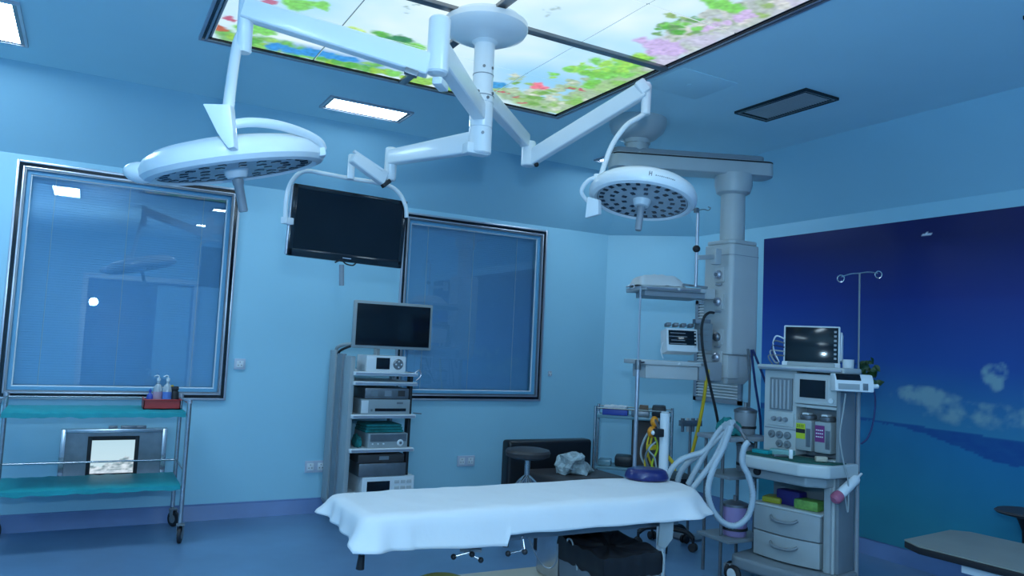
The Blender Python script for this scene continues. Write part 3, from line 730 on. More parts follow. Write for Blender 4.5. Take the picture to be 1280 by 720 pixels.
# shelves to the left of the column
def cshelf(pl, pr, z, depth, thick, nm):
    a, c = Vector(pl), Vector(pr); a.z = c.z = z; d = (c-a).normalized(); n = Vector((d.y, -d.x, 0))
    if n.dot(a-CAM) < 0: n = -n
    return a, c, d, n
sa, sc, sdir, sn = cshelf(at(802, 360, 4.72), at(884, 360, 4.78), 1.67, .34, .03, '')
MB().prism([sa, sc, sc+sn*.34, sa+sn*.34], Z_*.028).build('shelf', 'pgrey', pd, bevel=.006)
MB().prism([sa+sdir*.03+sn*.03-Z_*.035, sc-sdir*.0+sn*.03-Z_*.035, sc+sn*.31-Z_*.035, sa+sdir*.06+sn*.31-Z_*.035], Z_*.035).build('shelf_support', 'pgrey2', pd, bevel=.006)
MB().tube([sa+sdir*.03-sn*.012+Z_*.012, sc-sdir*.05-sn*.012+Z_*.012], .008, sub=1).build('shelf_rail', 'alu', pd)
MB().sphere(sa+sdir*.235-sn*.02+Z_*.012, .009, 10).build('rail_knob', 'white2', pd)
MB().obox(sc-sdir*.16+Z_*.045-sn*.0, sc+sdir*.0+Z_*.035, .02, .012).build('latch_lever', 'steeld', pd)
MB().prism([sc+sn*.10+Z_*-.03, sc+sdir*.10+sn*.10+Z_*-.03, sc+sdir*.10+sn*.24+Z_*-.03, sc+sn*.24+Z_*-.03], Z_*.07).build('shelf_bracket', 'pgrey', pd, bevel=.01)
sb0, sb1, sbd, sbn = cshelf(at(799, 450, 4.72), at(884, 450, 4.78), 1.205, .34, .03, '')
lower = (sb0, sb1, sbd, sbn)
MB().prism([sb0, sb1, sb1+sbn*.34, sb0+sbn*.34], Z_*.028).build('shelf', 'pgrey', pd, bevel=.006)
MB().prism([sb0+sbd*.05+sbn*.02-Z_*.085, sb1-sbd*.05+sbn*.02-Z_*.085, sb1-sbd*.05+sbn*.30-Z_*.085, sb0+sbd*.05+sbn*.30-Z_*.085], Z_*.085).build('shelf_drawer', 'pgrey', pd, bevel=.008)
MB().prism([sb1-sbd*.05-Z_*.085, sb1+sbd*.10-Z_*.085, sb1+sbd*.10+sbn*.22-Z_*.085, sb1-sbd*.05+sbn*.22-Z_*.085], Z_*.12).build('shelf_bracket', 'pgrey2', pd, bevel=.01)
MB().sphere(sb0+sbd*.26-sbn*.006+Z_*.012, .010, 10).build('rail_knob', 'white2', pd)
# infusion pole in front of the column
ip = at(870.5, 330, 4.72)
g = MB().cyl((ip.x, ip.y, at(870, 262, 4.72).z), (ip.x, ip.y, 1.70), .010, n=12).build('infusion_pole', 'alu', pd)
MB().sphere(at(870.5, 311, 4.72), .024, 14, 1, 1, .95).build('pole_knob', 'black', g)
MB().obox(at(871, 322, 4.72), at(892, 321, 4.84), .03, .03).build('pole_bracket', 'pgrey', pd, bevel=.006)
MB().box(at(895, 321, 4.84), (.05, .05, .10)).build('bracket_block', 'pgrey', pd, bevel=.008)
b = MB(); top = at(870.5, 263, 4.72)
for sgn, L in ((1, .075), (-1, .025)): b.tube([top, top+RT*(sgn*L*.6)+Z_*.006, top+RT*sgn*L, top+RT*(sgn*(L+.012))+Z_*.016, top+RT*(sgn*(L-.004))+Z_*.022], .003, n=6)
b.box(top, (.022, .022, .03)); b.build('pole_hook', 'steeld', g)
# drip pole at the shelves' left corner, reaching down
vp_ = at(797, 470, 4.68)
g = MB().cyl((vp_.x, vp_.y, at(797, 357, 4.68).z), (vp_.x, vp_.y, at(797, 458, 4.68).z), .0065, n=10).build('drip_pole', 'alu', pd)
MB().cyl((vp_.x, vp_.y, at(797, 452, 4.68).z), (vp_.x, vp_.y, .42), .0125, n=12).build('drip_pole_sleeve', 'alu', pd)
MB().cyl((vp_.x, vp_.y, at(797, 462, 4.68).z), (vp_.x, vp_.y, at(797, 450, 4.68).z), .019, n=12).build('pole_clamp', 'steeld', pd)
MB().obox((vp_.x, vp_.y, 1.215), sb0+sbd*.03+Z_*.014, .012, .012).build('clamp_arm', 'steeld', pd)
MB().obox((vp_.x, vp_.y, 1.685), sa+sdir*.03+Z_*.014, .012, .012).build('clamp_arm', 'steeld', pd)
b = MB(); top = Vector((vp_.x, vp_.y, at(797, 358, 4.68).z)); q = top-RT*.055+Z_*.003
b.tube([top, top-RT*.03, q+RT*.014], .003, n=6, sub=2)
b.tube([q+RT*(.014*math.cos(a))+Z_*(.014*math.sin(a)) for a in [i*math.pi/5 for i in range(10)]], .003, n=6, sub=2, closed=True); b.build('drip_hook', 'alu', g)

# folded cloth on the upper shelf
b = MB(); nx, ny = 26, 12; V_ = []
for j in range(ny+1):
    row = []
    for i in range(nx+1):
        u, v = i/nx, j/ny; p = sa+sdir*(u*.33-.03)+sn*(v*.26+.01)
        e = min(u, 1-u)*5; e2 = min(v, 1-v)*6; hgt = .075*min(1, e)**.5*min(1, e2)**.5*(1-.35*abs(u-.55))+.008*noise.noise(Vector((u*9, v*7, 1)))
        if u < .08: hgt -= .012
        row.append(b.bm.verts.new(p+Z_*(.030+max(0, hgt))))
    V_.append(row)
for j in range(ny):
    for i in range(nx): b.face([V_[j][i], V_[j][i+1], V_[j+1][i+1], V_[j+1][i]])
bott = [b.bm.verts.new(v.co.copy().xyz-Z_*(v.co.z-(sa.z+.0285))) for v in (V_[0][0], V_[0][-1], V_[-1][-1], V_[-1][0])]
tag(b.build('folded_cloth', 'sheet'), 'white folded cloth lying on the pendant\'s upper shelf', 'cloth')

# patient monitor on the lower shelf
mp = at(845, 422, 4.83)
def screen_unit(root_name, label, cat, c, rx, up, wd, ht, dp, bez, extra=None, m='white2', scr=(1, 1, 0, 0), group=None):
    rx = Vector(rx).normalized(); up = Vector(up); up = (up-rx*up.dot(rx)).normalized(); nz = rx.cross(up)
    t = thing(root_name, label, cat, tuple(c-up*ht/2), group=group)
    MB().fbox(c-nz*dp/2, rx, up, (wd, ht, dp)).build('housing', m, t, bevel=.008)
    MB().fbox(c+nz*.002+rx*scr[2]+up*scr[3], rx, up, (wd*scr[0]-2*bez, ht*scr[1]-2*bez, .006)).build('screen', 'screen', t, bevel=.001)
    return t, rx, up, nz
rx = Vector((sbd.x, sbd.y, 0)); upv = Z_+sbn*.18
t, rx, upv, nz = screen_unit('patient_monitor', 'small white patient monitor with dark screen on the pendant\'s lower shelf', 'monitor', at(853, 425, 4.80), rx, upv, .205, .150, .12, .012, scr=(1, .78, 0, .014))
b = MB()
for k in range(4): b.fbox(at(853, 425, 4.80)+upv*.105-rx*(.075-.05*k)-nz*.05, rx, upv, (.032, .022, .05))
b.build('top_connectors', 'steeld', t, bevel=.004)
b = MB(); c0 = at(853, 425, 4.80)
for k in range(5): b.fbox(c0+nz*.0065+rx*(.083)+upv*(.05-.022*k), rx, upv, (.010, .010, .004))
stuff(b.build('buttons', 'pgrey', t))
b = MB()
for k, (z, ww) in enumerate(((.042, .10), (.02, .12), (-.004, .09), (-.026, .11))): b.fbox(c0+nz*.0056-rx*.03+upv*z, rx, upv, (ww, .004, .001))
stuff(b.build('screen_traces', 'pgrey2', t))
MB().tube([at(829, 448, 4.78), at(826, 438, 4.78), at(829, 428, 4.80)], .003, n=6).build('side_cable', 'white2', t)
# equipment block next to it
t = thing('pump_module', 'dark stacked module beside the patient monitor on the pendant shelf', 'device', tuple(at(879, 440, 4.85)))
MB().fbox(at(879, 421, 4.85), sbd, Z_, (.085, .17, .10)).build('housing', 'creamd', t, bevel=.006)
b = MB()
for k in range(3): b.fbox(at(879, 421, 4.79)+Z_*(.05-.04*k), sbd, Z_, (.06, .008, .006))
b.build('knob_row', 'steeld', t)
MB().fbox(at(877, 402, 4.84), sbd, Z_, (.10, .03, .06)).build('top_clamp', 'steeld', t, bevel=.004)

def cable(name, pts, r, m, label, cat='cable', n=8, corr=0., group=None, sub=8):
    return tag(MB().tube(pts, r, n=n, sub=sub, corr=corr).build(name, m), label, cat, group)
cable('power_cable', [at(892, 391, 4.66), at(886, 391, 4.60), at(880, 397, 4.58), at(877, 412, 4.58), at(879, 440, 4.58), at(886, 475, 4.60), at(894, 510, 4.62), at(899, 536, 4.66)], .0085, 'black', 'thick black cable arching from the pendant outlet down towards the hoses')
cable('gas_hose', [at(885, 462, 4.78), at(883, 475, 4.78), at(878, 510, 4.80), at(868, 555, 4.84), at(861, 580, 4.86)], .011, 'yellow', 'yellow gas hose hanging from the pendant column')
for k, (pp, mm, lab) in enumerate((([(935, 436), (937, 470), (936, 520), (937, 545)], 'steeld', 'dark grey cable hanging straight down from right side of the pendant'),
        ([(939, 437), (944, 480), (950, 520), (951, 545)], 'bluecable', 'dark blue cable hanging from right side of the pendant'),
        ([(941, 437), (952, 465), (962, 492), (966, 505)], 'bluecable', 'blue cable slanting from the pendant to the anaesthesia machine'))):
    cable('hanging_cable', [at(x, y, 4.72) for x, y in pp], .0075, mm, lab)

# ------------------------------------------------------------------ two-shelf instrument trolley at left, with things on it
def caster(x, y, parent, r=.038, rz=.3, plate='alu', tread='black', base=(0,)):
    """swivel castor on the floor: part 'castor' with sub-parts"""
    d = Vector((math.cos(rz), math.sin(rz), 0)); s = Vector((-d.y, d.x, 0)); c = Vector((x, y, 0))+d*.018+Z_*r
    k = MB(); k.cyl((x, y, 2*r+.012), (x, y, 2*r+.035), .012, n=12)
    k.prism([c+s*.016-d*.030+Z_*(r+.012), c+s*.016+d*.012+Z_*(r+.012), c+s*.016+d*.008-Z_*.006, c+s*.016-d*.008-Z_*.006], s*.003)
    k.prism([c-s*.019-d*.030+Z_*(r+.012), c-s*.019+d*.012+Z_*(r+.012), c-s*.019+d*.008-Z_*.006, c-s*.019-d*.008-Z_*.006], s*.003)
    k.box(c+Z_*(r+.012)-d*.010, (.045, .045, .006)); g = k.build('castor', plate, parent)
    MB().lathe([(0, -.0115), (r*.75, -.0115), (r, -.008), (r, .008), (r*.75, .0115), (0, .0115)], c, s, n=24).build('wheel', tread, g)
    MB().lathe([(0, -.0135), (r*.55, -.0125), (r*.55, .0125), (0, .0135)], c, s, n=20).build('hub_cap', plate, g)
    return g
CX0, CX1, CY0, CY1 = -.385, .588, 5.03, 5.50
cart = thing('instrument_trolley', 'two-shelf steel instrument trolley with teal shelves below the left window', 'trolley', ((CX0+CX1)/2, (CY0+CY1)/2, 0))
for x, y in ((CX0, CY0), (CX1, CY0), (CX0, CY1), (CX1, CY1)):
    MB().cyl((x, y, .125), (x, y, .845), .0135, n=16).build('leg', 'steel', cart)
    MB().cyl((x, y, .84), (x, y, .862), .016, n=14).build('leg_cap', 'alu', cart)
    caster(x, y, cart, .050, 1.25 if y < 5.2 else -1.0, plate='creamd')
for k, (zt, th_) in enumerate(((.785, .018), (.352, .018))):
    sh = MB().bb((CX0+.012, CY0+.008, zt-.025), (CX1-.012, CY1-.008, zt-.006)).build('shelf', 'alu', cart, bevel=.003)
    b = MB(); nx = 60; rows = []
    for yy, dz in ((CY0-.004, -.03), (CY0-.002, -.004), (CY0+.02, .001), (CY0+.2, .0), (CY1-.02, 0), (CY1-.004, -.004)):
        rows.append([b.bm.verts.new((CX0+.016+(CX1-CX0-.032)*i/nx, yy, zt+dz+(.006*noise.noise(Vector((i*.35, yy*4, k*5.))) if dz > -.02 else .010*noise.noise(Vector((i*.22, 3, k*5.)))))) for i in range(nx+1)])
    for j in range(5):
        for i in range(nx): b.face([rows[j][i], rows[j][i+1], rows[j+1][i+1], rows[j+1][i]])
    b.build('shelf_cover', 'teal', sh)
for z in (.835,):
    for x in (CX0, CX1): MB().cyl((x, CY0, z), (x, CY1, z), .007, n=10).build('end_rail', 'steel', cart)
for x in (CX0, CX1): MB().cyl((x, CY0, .43), (x, CY1, .43), .006, n=10).build('end_rail', 'steel', cart)
MB().cyl((CX0, CY1, .43), (CX1, CY1, .43), .006, n=10).build('back_rail', 'steel', cart)
MB().cyl((CX0, CY1, .835), (CX1, CY1, .835), .006, n=10).build('back_rail', 'steel', cart)
# red tray with bottles
tz = .787
tr = thing('tray', 'red plastic tray of bottles at the right end of the trolley\'s top shelf', 'tray', (.45, 5.27, tz))
b = MB(); tx0, tx1, ty0, ty1, hh = .345, .555, 5.19, 5.36, .055
b.bb((tx0, ty0, tz), (tx1, ty1, tz+.006))
for lo, hi in (((tx0, ty0, tz), (tx1, ty0+.006, tz+hh)), ((tx0, ty1-.006, tz), (tx1, ty1, tz+hh)), ((tx0, ty0, tz), (tx0+.006, ty1, tz+hh+.01)), ((tx1-.006, ty0, tz), (tx1, ty1, tz+hh+.01))): b.bb(lo, hi)
b.build('tray_body', 'red', tr)
b = MB(); b.bb((tx0-.006, ty0-.006, tz+hh), (tx1+.006, ty0+.004, tz+hh+.008)); b.build('rim', 'red', tr, bevel=.002)
def bottle(name, x, y, h, r, m, label, pump=False, lab=None, cap='white2', labm='white2'):
    t = thing(name, label, 'bottle', (x, y, tz+.007)); z = tz+.007
    MB().lathe([(0, z), (r*.9, z), (r, z+.006), (r, z+h*.55), (r*.8, z+h*.68), (r*.32, z+h*.76), (r*.32, z+h*.84), (0, z+h*.84)], (x, y, 0), n=24).build('body', m, t)
    MB().lathe([(0, z+h*.84), (r*.42, z+h*.84), (r*.42, z+h*.93), (r*.15, z+h*.94), (r*.15, z+h), (0, z+h)], (x, y, 0), n=18).build('cap', cap, t)
    if pump: MB().tube([(x, y, z+h), (x-.012, y-.006, z+h+.003), (x-.028, y-.012, z+h-.004)], .004, n=8).build('pump_nozzle', cap, t)
    if lab: MB().lathe([(r*1.012, z+h*.08), (r*1.012, z+h*.5), (r, z+h*.5), (r, z+h*.08)], (x, y, 0), n=24).build('label', labm, t)
bottle('bottle', .425, 5.27, .195, .027, 'clear', 'clear pump bottle with red and white label, left of the pair in red tray', True, 1, labm=mat('pink_label', (.50, .32, .42)))
bottle('bottle', .478, 5.26, .195, .027, 'clear', 'clear pump bottle with blue and white label, right of the pair in red tray', True, 1, labm=mat('blue_label', (.10, .22, .60)))
bottle('bottle', .382, 5.27, .115, .020, 'blue', 'small dark blue bottle at the left end of the red tray', cap='blue')
t = thing('spray_bottle', 'black bottle with a yellow-tipped cap at the right end of red tray', 'bottle', (.522, 5.27, tz+.007))
MB().lathe([(0, tz+.007), (.024, tz+.007), (.026, tz+.012), (.026, tz+.10), (.016, tz+.115), (0, tz+.115)], (.522, 5.27, 0), n=20).build('body', 'black', t)
MB().box((.517, 5.262, tz+.125), (.055, .025, .026)).build('trigger_cap', 'black', t, bevel=.006)
MB().cyl((.49, 5.262, tz+.137), (.512, 5.262, tz+.142), .006, n=8).build('nozzle', 'yellow', t)

# ------------------------------------------------------------------ endoscopy tower
TY = 5.08
def ty_(px, py, y=TY): return atY(px, py, y)
xl, xr = ty_(441, 500).x+.02, ty_(519, 500).x
zsh = [atY(480, py, TY).z for py in (467, 479, 520, 562)]
tw_ = thing('endoscopy_trolley', 'tall grey equipment trolley with white shelves of endoscopy devices', 'trolley', ((xl+xr)/2, TY+.22, 0))
sx = xl-.035
MB().bb((sx-.012, TY+.01, .10), (sx+.022, TY+.15, 1.16)).build('side_column', 'cream', tw_, bevel=.006)
MB().bb((sx-.018, TY+.20, .10), (sx+.016, TY+.32, 1.17)).build('side_column', 'creamd', tw_, bevel=.006)
MB().bb((sx-.020, TY+.36, .10), (sx+.016, TY+.50, 1.19)).build('side_column', 'cream', tw_, bevel=.006)
MB().bb((sx-.006, TY+.08, .10), (sx+.012, TY+.46, 1.14)).build('side_panel', 'pgrey2', tw_)
MB().bb((xr-.035, TY+.03, .10), (xr-.012, TY+.09, 1.06)).build('right_post', 'black', tw_, bevel=.003)
MB().bb((xr-.035, TY+.40, .10), (xr-.012, TY+.46, 1.06)).build('right_post', 'steeld', tw_, bevel=.003)
for k, z in enumerate(zsh+[.20]):
    sh = MB().bb((sx+.01, TY-.02, z-.016), (xr+.005, TY+.47, z+.010)).build('shelf', 'white2', tw_, bevel=.006)
    MB().bb((sx+.02, TY-.026, z-.010), (xr-.004, TY-.019, z+.004)).build('shelf_lip', 'alu', sh)
MB().bb((sx-.02, TY+.0, .085), (xr+.02, TY+.48, .13)).build('base', 'creamd', tw_, bevel=.01)
for x in (sx+.02, xr-.02):
    for y in (TY+.05, TY+.43): caster(x, y, tw_, .035, .4)
MB().tube([(sx, TY+.42, 1.17), (sx+.004, TY+.40, 1.21), (sx+.04, TY+.34, 1.235), (sx+.14, TY+.26, 1.245), (xl+.2, TY+.2, 1.25)], .013, n=10).build('monitor_arm', 'cream', tw_)
MB().tube([(sx-.0, TY+.38, 1.15), (sx+.006, TY+.33, 1.19), (sx+.06, TY+.26, 1.225), (sx+.14, TY+.22, 1.24)], .009, n=8).build('arm_cable', 'black', tw_)
MB().obox((xl+.2, TY+.2, 1.09), (xl+.2, TY+.2, 1.36), .06, .03).build('monitor_bracket', 'cream', tw_, bevel=.006)
MB().tube([ty_(517, 468), ty_(524, 463), ty_(526, 470), ty_(520, 476)], .006, n=8).build('side_handle', 'alu', tw_)
MB().cyl(ty_(516, 516)+Vector((0, -.01, 0)), ty_(526, 517)+Vector((0, -.01, 0)), .004, n=8).build('hook', 'steeld', tw_)
# monitor on top
q = [ty_(x, y) for x, y in ((444, 374), (541, 381), (441, 433), (538, 441))]
cen = sum(q, Vector())/4; rx = (q[1]-q[0]).normalized(); wd, ht = (q[1]-q[0]).length, (q[0]-q[2]).length
t, rx, upv, nz = screen_unit('tower_monitor', 'light grey framed flat monitor standing above the endoscopy tower', 'monitor', cen, rx, Vector((0, 0, 1)), wd+.005, ht+.005, .035, .020, m='cream')
MB().fbox(cen-nz*.05, rx, upv, (wd*.55, ht*.6, .03)).build('rear_cover', 'creamd', t, bevel=.01)
# devices, one thing each
def device(name, px0, py0, px1, py1, label, m, dp=.36, y=TY, zb=None):
    a, c = atY(px0, py0, y), atY(px1, py1, y); z0 = c.z if zb is None else zb; z1 = a.z
    x0, x1 = a.x, c.x
    t = thing(name, label, 'device', ((x0+x1)/2, y+dp/2, z0))
    MB().bb((x0, y, z0), (x1, y+dp, z1)).build('housing', m, t, bevel=.006)
    return t, x0, x1, z0, z1, y
S1, S2, S3, S4 = [z+.0105 for z in zsh]
t, x0, x1, z0, z1, y = device('light_source_console', 459, 444, 507, 462, 'small white console with square screen and round dial on top of the tower', 'white2', .22, zb=S1)
MB().bb((x0+(x1-x0)*.24, y-.004, z0+.02), (x0+(x1-x0)*.58, y+.002, z1-.014)).build('screen', 'screen', t, bevel=.001)
g = MB().lathe([(0, .012), (.030, .012), (.036, .006), (.038, 0), (0, 0)], (x0+(x1-x0)*.80, y, (z0+z1)/2), (0, -1, 0), n=24).build('dial', 'steeld', t)
for k in range(4):
    a = k*math.pi/2; MB().cyl((x0+(x1-x0)*.80+.02*math.cos(a), y-.011, (z0+z1)/2+.02*math.sin(a)), (x0+(x1-x0)*.80+.02*math.cos(a), y-.015, (z0+z1)/2+.02*math.sin(a)), .006, n=10).build('dial_key', 'white2', g)
z3 = S3
# device directly under the second slab, resting on the grey device
gh = atY(480, 499, TY).z
t, x0, x1, z0, z1, y = device('processor_unit', 452, 499, 512, 516, 'grey video processor with a dark slot on the third shelf of the tower', 'cream', .34, zb=S3)
MB().bb((x0+.10, y-.003, z0+.022), (x1-.03, y+.002, z0+.042)).build('disc_slot', 'blackg', t)
MB().bb((x1-.10, y-.003, z1-.032), (x1-.055, y+.002, z1-.018)).build('badge', 'steeld', t)
MB().cyl((x0+.075, y+.001, z0+.03), (x0+.075, y-.006, z0+.03), .008, n=12).build('power_button', 'steeld', t)
MB().bb((x0, y-.006, z0+.01), (x0+.05, y+.002, z1-.008)).build('left_fascia', 'white2', t, bevel=.003)
t, x0, x1, z0, z1, y = device('recorder_unit', 457, 485, 511, 497, 'dark flat recorder squeezed under the tower\'s second shelf', 'steeld', .32, zb=z1+.002)
for k in range(3): MB().bb((x0+.04+.10*k, y-.003, z0+.02), (x0+.09+.10*k, y+.002, z1-.015)).build('front_panel', ('creamd', 'pgrey2', 'brown')[k], t)
t, x0, x1, z0, z1, y = device('camera_unit', 461, 542, 509, 558, 'dark-fronted camera unit with round socket on the fourth shelf', 'cream', .32, zb=S4)
MB().bb((x0+.012, y-.003, z0+.045), (x1-.012, y+.002, z1-.006)).build('display_strip', 'steeld', t)
g = MB().lathe([(0, .010), (.018, .010), (.024, .004), (.024, 0), (0, 0)], (x1-.055, y, z0+.035), (0, -1, 0), n=20).build('camera_socket', 'white2', t)
MB().lathe([(0, .012), (.010, .012), (.010, .004), (0, .004)], (x1-.055, y, z0+.035), (0, -1, 0), n=14).build('socket_core', 'steeld', g)
for k in range(3): MB().cyl((x0+.03+.04*k, y+.001, z0+.03), (x0+.03+.04*k, y-.005, z0+.03), .006, n=10).build('button', 'white2', t)
# teal cloths
def lump(name, c, size, m, label, cat='cloth', seed=1., amp=.3, n=18):
    b = MB(); bmesh.ops.create_icosphere(b.bm, subdivisions=3, radius=1)
    for v in b.bm.verts:
        p = v.co.copy(); k = 1+amp*noise.noise(p*1.8+Vector((seed, 0, 0)))+amp*.4*noise.noise(p*5+Vector((0, seed, 0)))
        p = Vector((max(-.8, min(.8, p.x)), max(-.8, min(.8, p.y)), max(-.6, p.z)))*k
        v.co = Vector((c[0]+p.x*size[0]/2, c[1]+p.y*size[1]/2, c[2]+(max(p.z, -.6)+.6)*size[2]/1.6))
    return tag(b.build(name, m), label, cat)
ct = z1+.002
b = MB(); fx0, fx1 = atY(458, 535, TY).x, atY(506, 535, TY).x; ch_ = atY(480, 531, TY).z-ct
for k in range(3): b.bb((fx0+.006*k, TY+.02+.006*k, ct+ch_*k/3+.0005), (fx1-.005*k, TY+.26, ct+ch_*(k+1)/3))
tag(b.build('folded_drape', 'tealc', bevel=.008), 'folded teal drape lying on top of the dark-fronted camera unit', 'cloth')
lump('crumpled_drape', ((sx+x0)/2+.022, TY+.10, S4), (.05, .15, .085), 'tealc', 'crumpled teal drape to the left of the camera unit', seed=4)
# lower shelf stack
zl = atY(480, 597, TY).z
t, x0, x1, z0, z1, y = device('insufflator', 453, 597, 516, 630, 'white console with dark screen at the bottom of the tower, partly behind the bed', 'white2', .36, zb=.2105)
MB().bb((x0+.035, y-.003, z1-.13), (x0+.20, y+.002, z1-.03)).build('screen', 'screen', t, bevel=.001)
for r_ in range(2):
    for k in range(3): MB().bb((x0+.235+.045*k, y-.003, z1-.05-.04*r_), (x0+.270+.045*k, y+.002, z1-.028-.04*r_)).build('button', 'pgrey', t, bevel=.001)
t, x0, x1, z0, z1, y = device('printer_unit', 449, 580, 507, 592, 'dark low unit lying slightly skewed on the bottom console', 'steeld', .33, zb=z1+.003)
t, x0, x1, z0, z1, y = device('pump_unit', 448, 569, 505, 580, 'black flat unit directly under the tower\'s lowest white shelf', 'brown', .33, zb=z1+.003)
MB().bb((x0+.15, y-.003, z0+.02), (x0+.22, y+.002, z1-.012)).build('front_panel', 'creamd', t)

# ------------------------------------------------------------------ operating table
OT = thing('operating_table', 'low operating table under the white sheet, dark steel rails and beige base', 'operating table', (1.75, 2.95, 0))
b = MB(); b.prism([(1.20, 3.32, .02), (2.35, 3.28, .02), (2.35, 2.98, .02), (1.22, 2.99, .02)], (0, 0, .18)); 
b.build('base', 'beige', OT, bevel=.03, seg=3)
MB().bb((1.98, 3.00, .20), (2.28, 3.20, .46)).build('column', 'steel', OT, bevel=.02)
MB().bb((1.94, 2.97, .46), (2.32, 3.06, .50)).build('column_head', 'steeld', OT, bevel=.01)
for k, (x0, x1) in enumerate(((.96, 1.50), (1.52, 2.12), (2.14, 2.46))):
    MB().bb((x0, 2.70, .545), (x1, 3.06, .575)).build('top_section', 'steeld', OT, bevel=.006)
    MB().bb((x0, 2.69, .577), (x1, 3.07, .635)).build('mattress', 'leather', OT, bevel=.015)
for y in (2.672, 3.088): MB().bb((1.0, y-.005, .535), (2.44, y+.005, .565)).build('side_rail', 'steel', OT, bevel=.002)
for x in (1.05, 1.45, 1.6, 2.05, 2.4):
    for y in (2.687, 3.075): MB().box((x, y, .55), (.03, .025, .02)).build('rail_spacer', 'steeld', OT)
MB().bb((1.52, 2.71, .50), (2.44, 2.75, .545)).build('frame_bar', 'steeld', OT)
MB().bb((1.52, 3.01, .50), (2.44, 3.05, .545)).build('frame_bar', 'steeld', OT)
q = at(452, 694, 2.83); MB().cyl(at(454, 680, 2.83), q, .006, n=8).build('leg_section_rod', 'steel', OT)
MB().cyl(q, at(450, 711, 2.83), .012, .016, n=14).build('release_grip', 'black', OT)
for k, (p0, p1) in enumerate(((((596, 688)), (567, 696)), (((578, 688)), (601, 700)), (((585, 686)), (590, 693)), (((655, 688)), (635, 692)), (((654, 674)), (656, 690)))):
    a, c = at(*p0, 2.98+.0*k), at(*p1, 2.96)
    g = MB().cyl(a, c, .004, n=8).build('clamp_rod', 'steel', OT); MB().sphere(c, .0115, 12).build('clamp_knob', 'black', g)
MB().obox(at(575, 687, 2.98), at(602, 688, 2.98), .02, .012).build('clamp_bar', 'steeld', OT)
MB().cyl(at(653, 670, 3.0), at(653, 690, 3.0), .006, n=8).build('clamp_post', 'steel', OT)
MB().tube([at(x, y, 3.02) for x, y in ((661, 672), (668, 690), (678, 706), (688, 710), (696, 700), (697, 680))], .003, n=6).build('control_cable', 'steeld', OT)
MB().prism([at(825, 648, 3.38), at(843, 646, 3.38), at(841, 674, 3.38), at(832, 686, 3.38), at(822, 683, 3.38), at(824, 664, 3.38)], FW*.02).build('arm_board', 'cream', OT, bevel=.004)

# white sheet over the table
def chaikin(P, n):
    for _ in range(n):
        Q = []
        for i in range(len(P)):
            a, c = P[i], P[(i+1) % len(P)]; Q += [a*.75+c*.25, a*.25+c*.75]
        P = Q
    return P
corner = [Vector(p) for p in ((.93, 2.66), (.955, 2.655), (1.2, 2.655), (1.5, 2.65), (1.9, 2.645), (2.32, 2.64), (2.51, 2.68), (2.63, 2.84), (2.60, 3.02), (2.43, 3.09), (2.1, 3.095), (1.7, 3.095), (1.3, 3.095), (.98, 3.09), (.935, 3.085), (.925, 3.06), (.92, 2.9), (.922, 2.70))]
peri = chaikin(corner, 3)
cum = [0]
for i in range(len(peri)): cum.append(cum[-1]+(peri[(i+1) % len(peri)]-peri[i]).length)
NP = 330; per = []; j = 0
for k in range(NP):
    t_ = cum[-1]*k/NP
    while cum[j+1] < t_: j += 1
    a, c = peri[j], peri[(j+1) % len(peri)]; per.append(a.lerp(c, (t_-cum[j])/(cum[j+1]-cum[j])))
ZT = .650
b = MB(); ctr_y = 2.875; rings = []
def hem(x, y, nx_, ny_):
    front = max(0, -ny_); left = max(0, -nx_); back = max(0, ny_)
    if front > .5:
        z = .532-.030*(x-.93)/.6 if x < 1.50 else .548-.004*(x-1.5)+.006*sm(2.2, 2.55, x)
        return z
    if x < 1.1: return .545+.035*(y-2.66)/.42
    if x > 2.3: return .552
    return .50
SP = []
for k in range(NP):
    p = per[k]; tn = (per[(k+1) % NP]-per[k-1]).normalized(); nn = Vector((tn.y, -tn.x))
    if nn.dot(p-Vector((1.7, 2.87))) < 0: nn = -nn
    SP.append((p, nn))
for ri, rr in enumerate((.0, .15, .3, .45, .6, .72, .82, .90, .955, .985)):
    R = []
    for k, (p, nn) in enumerate(SP):
        cx = min(max(p.x, 1.12), 2.34); cx = round(cx/.02)*.02 if rr == 0 else cx; c0 = Vector((cx, ctr_y)); q = c0.lerp(p, rr)
        z = ZT+.0035*noise.noise(Vector((q.x*5, q.y*9, 2)))+.0025*noise.noise(Vector((q.x*13, q.y*15, 7)))
        if rr > .9: z -= .006*(rr-.9)/.085
        R.append(b.bm.verts.new((q.x, q.y, z)))
    rings.append(R)
for ri, (o, f) in enumerate(((.006, .06), (.012, .16), (.017, .32), (.020, .52), (.024, .74), (.028, .90), (.030, 1.0))):
    R = []
    for k, (p, nn) in enumerate(SP):
        hz = hem(p.x, p.y, nn.x, nn.y); top = ZT-.006; s = cum[-1]*k/NP
        cornerness = max(0, 1-min((p-Vector(c)).length for c in ((.93, 2.66), (.93, 3.09)))/.10)
        rightend = sm(2.25, 2.5, p.x)
        am = (.004+.006*cornerness+.007*rightend+.003*sm(1.1, .93, p.x))*f
        wob = am*math.sin(s*(44 if p.x > 2.2 or p.x < 1.1 else 17)+noise.noise(Vector((s*3, 0, 0)))*3)+.008*f*noise.noise(Vector((s*4, f, 5)))
        fl = o*(1+.9*rightend+1.2*cornerness*f)+wob+(.030*f*f*rightend)
        z = top+(hz-top)*f+(.006*noise.noise(Vector((s*7, 1, 1))) if f > .95 else 0)
        R.append(b.bm.verts.new((p.x+nn.x*fl, p.y+nn.y*fl, z)))
    rings.append(R)
b.skin(rings, caps=False); bmesh.ops.remove_doubles(b.bm, verts=b.bm.verts[:], dist=.0004)
sh = b.build('bed_sheet', 'sheet', recalc=True, ang=80)
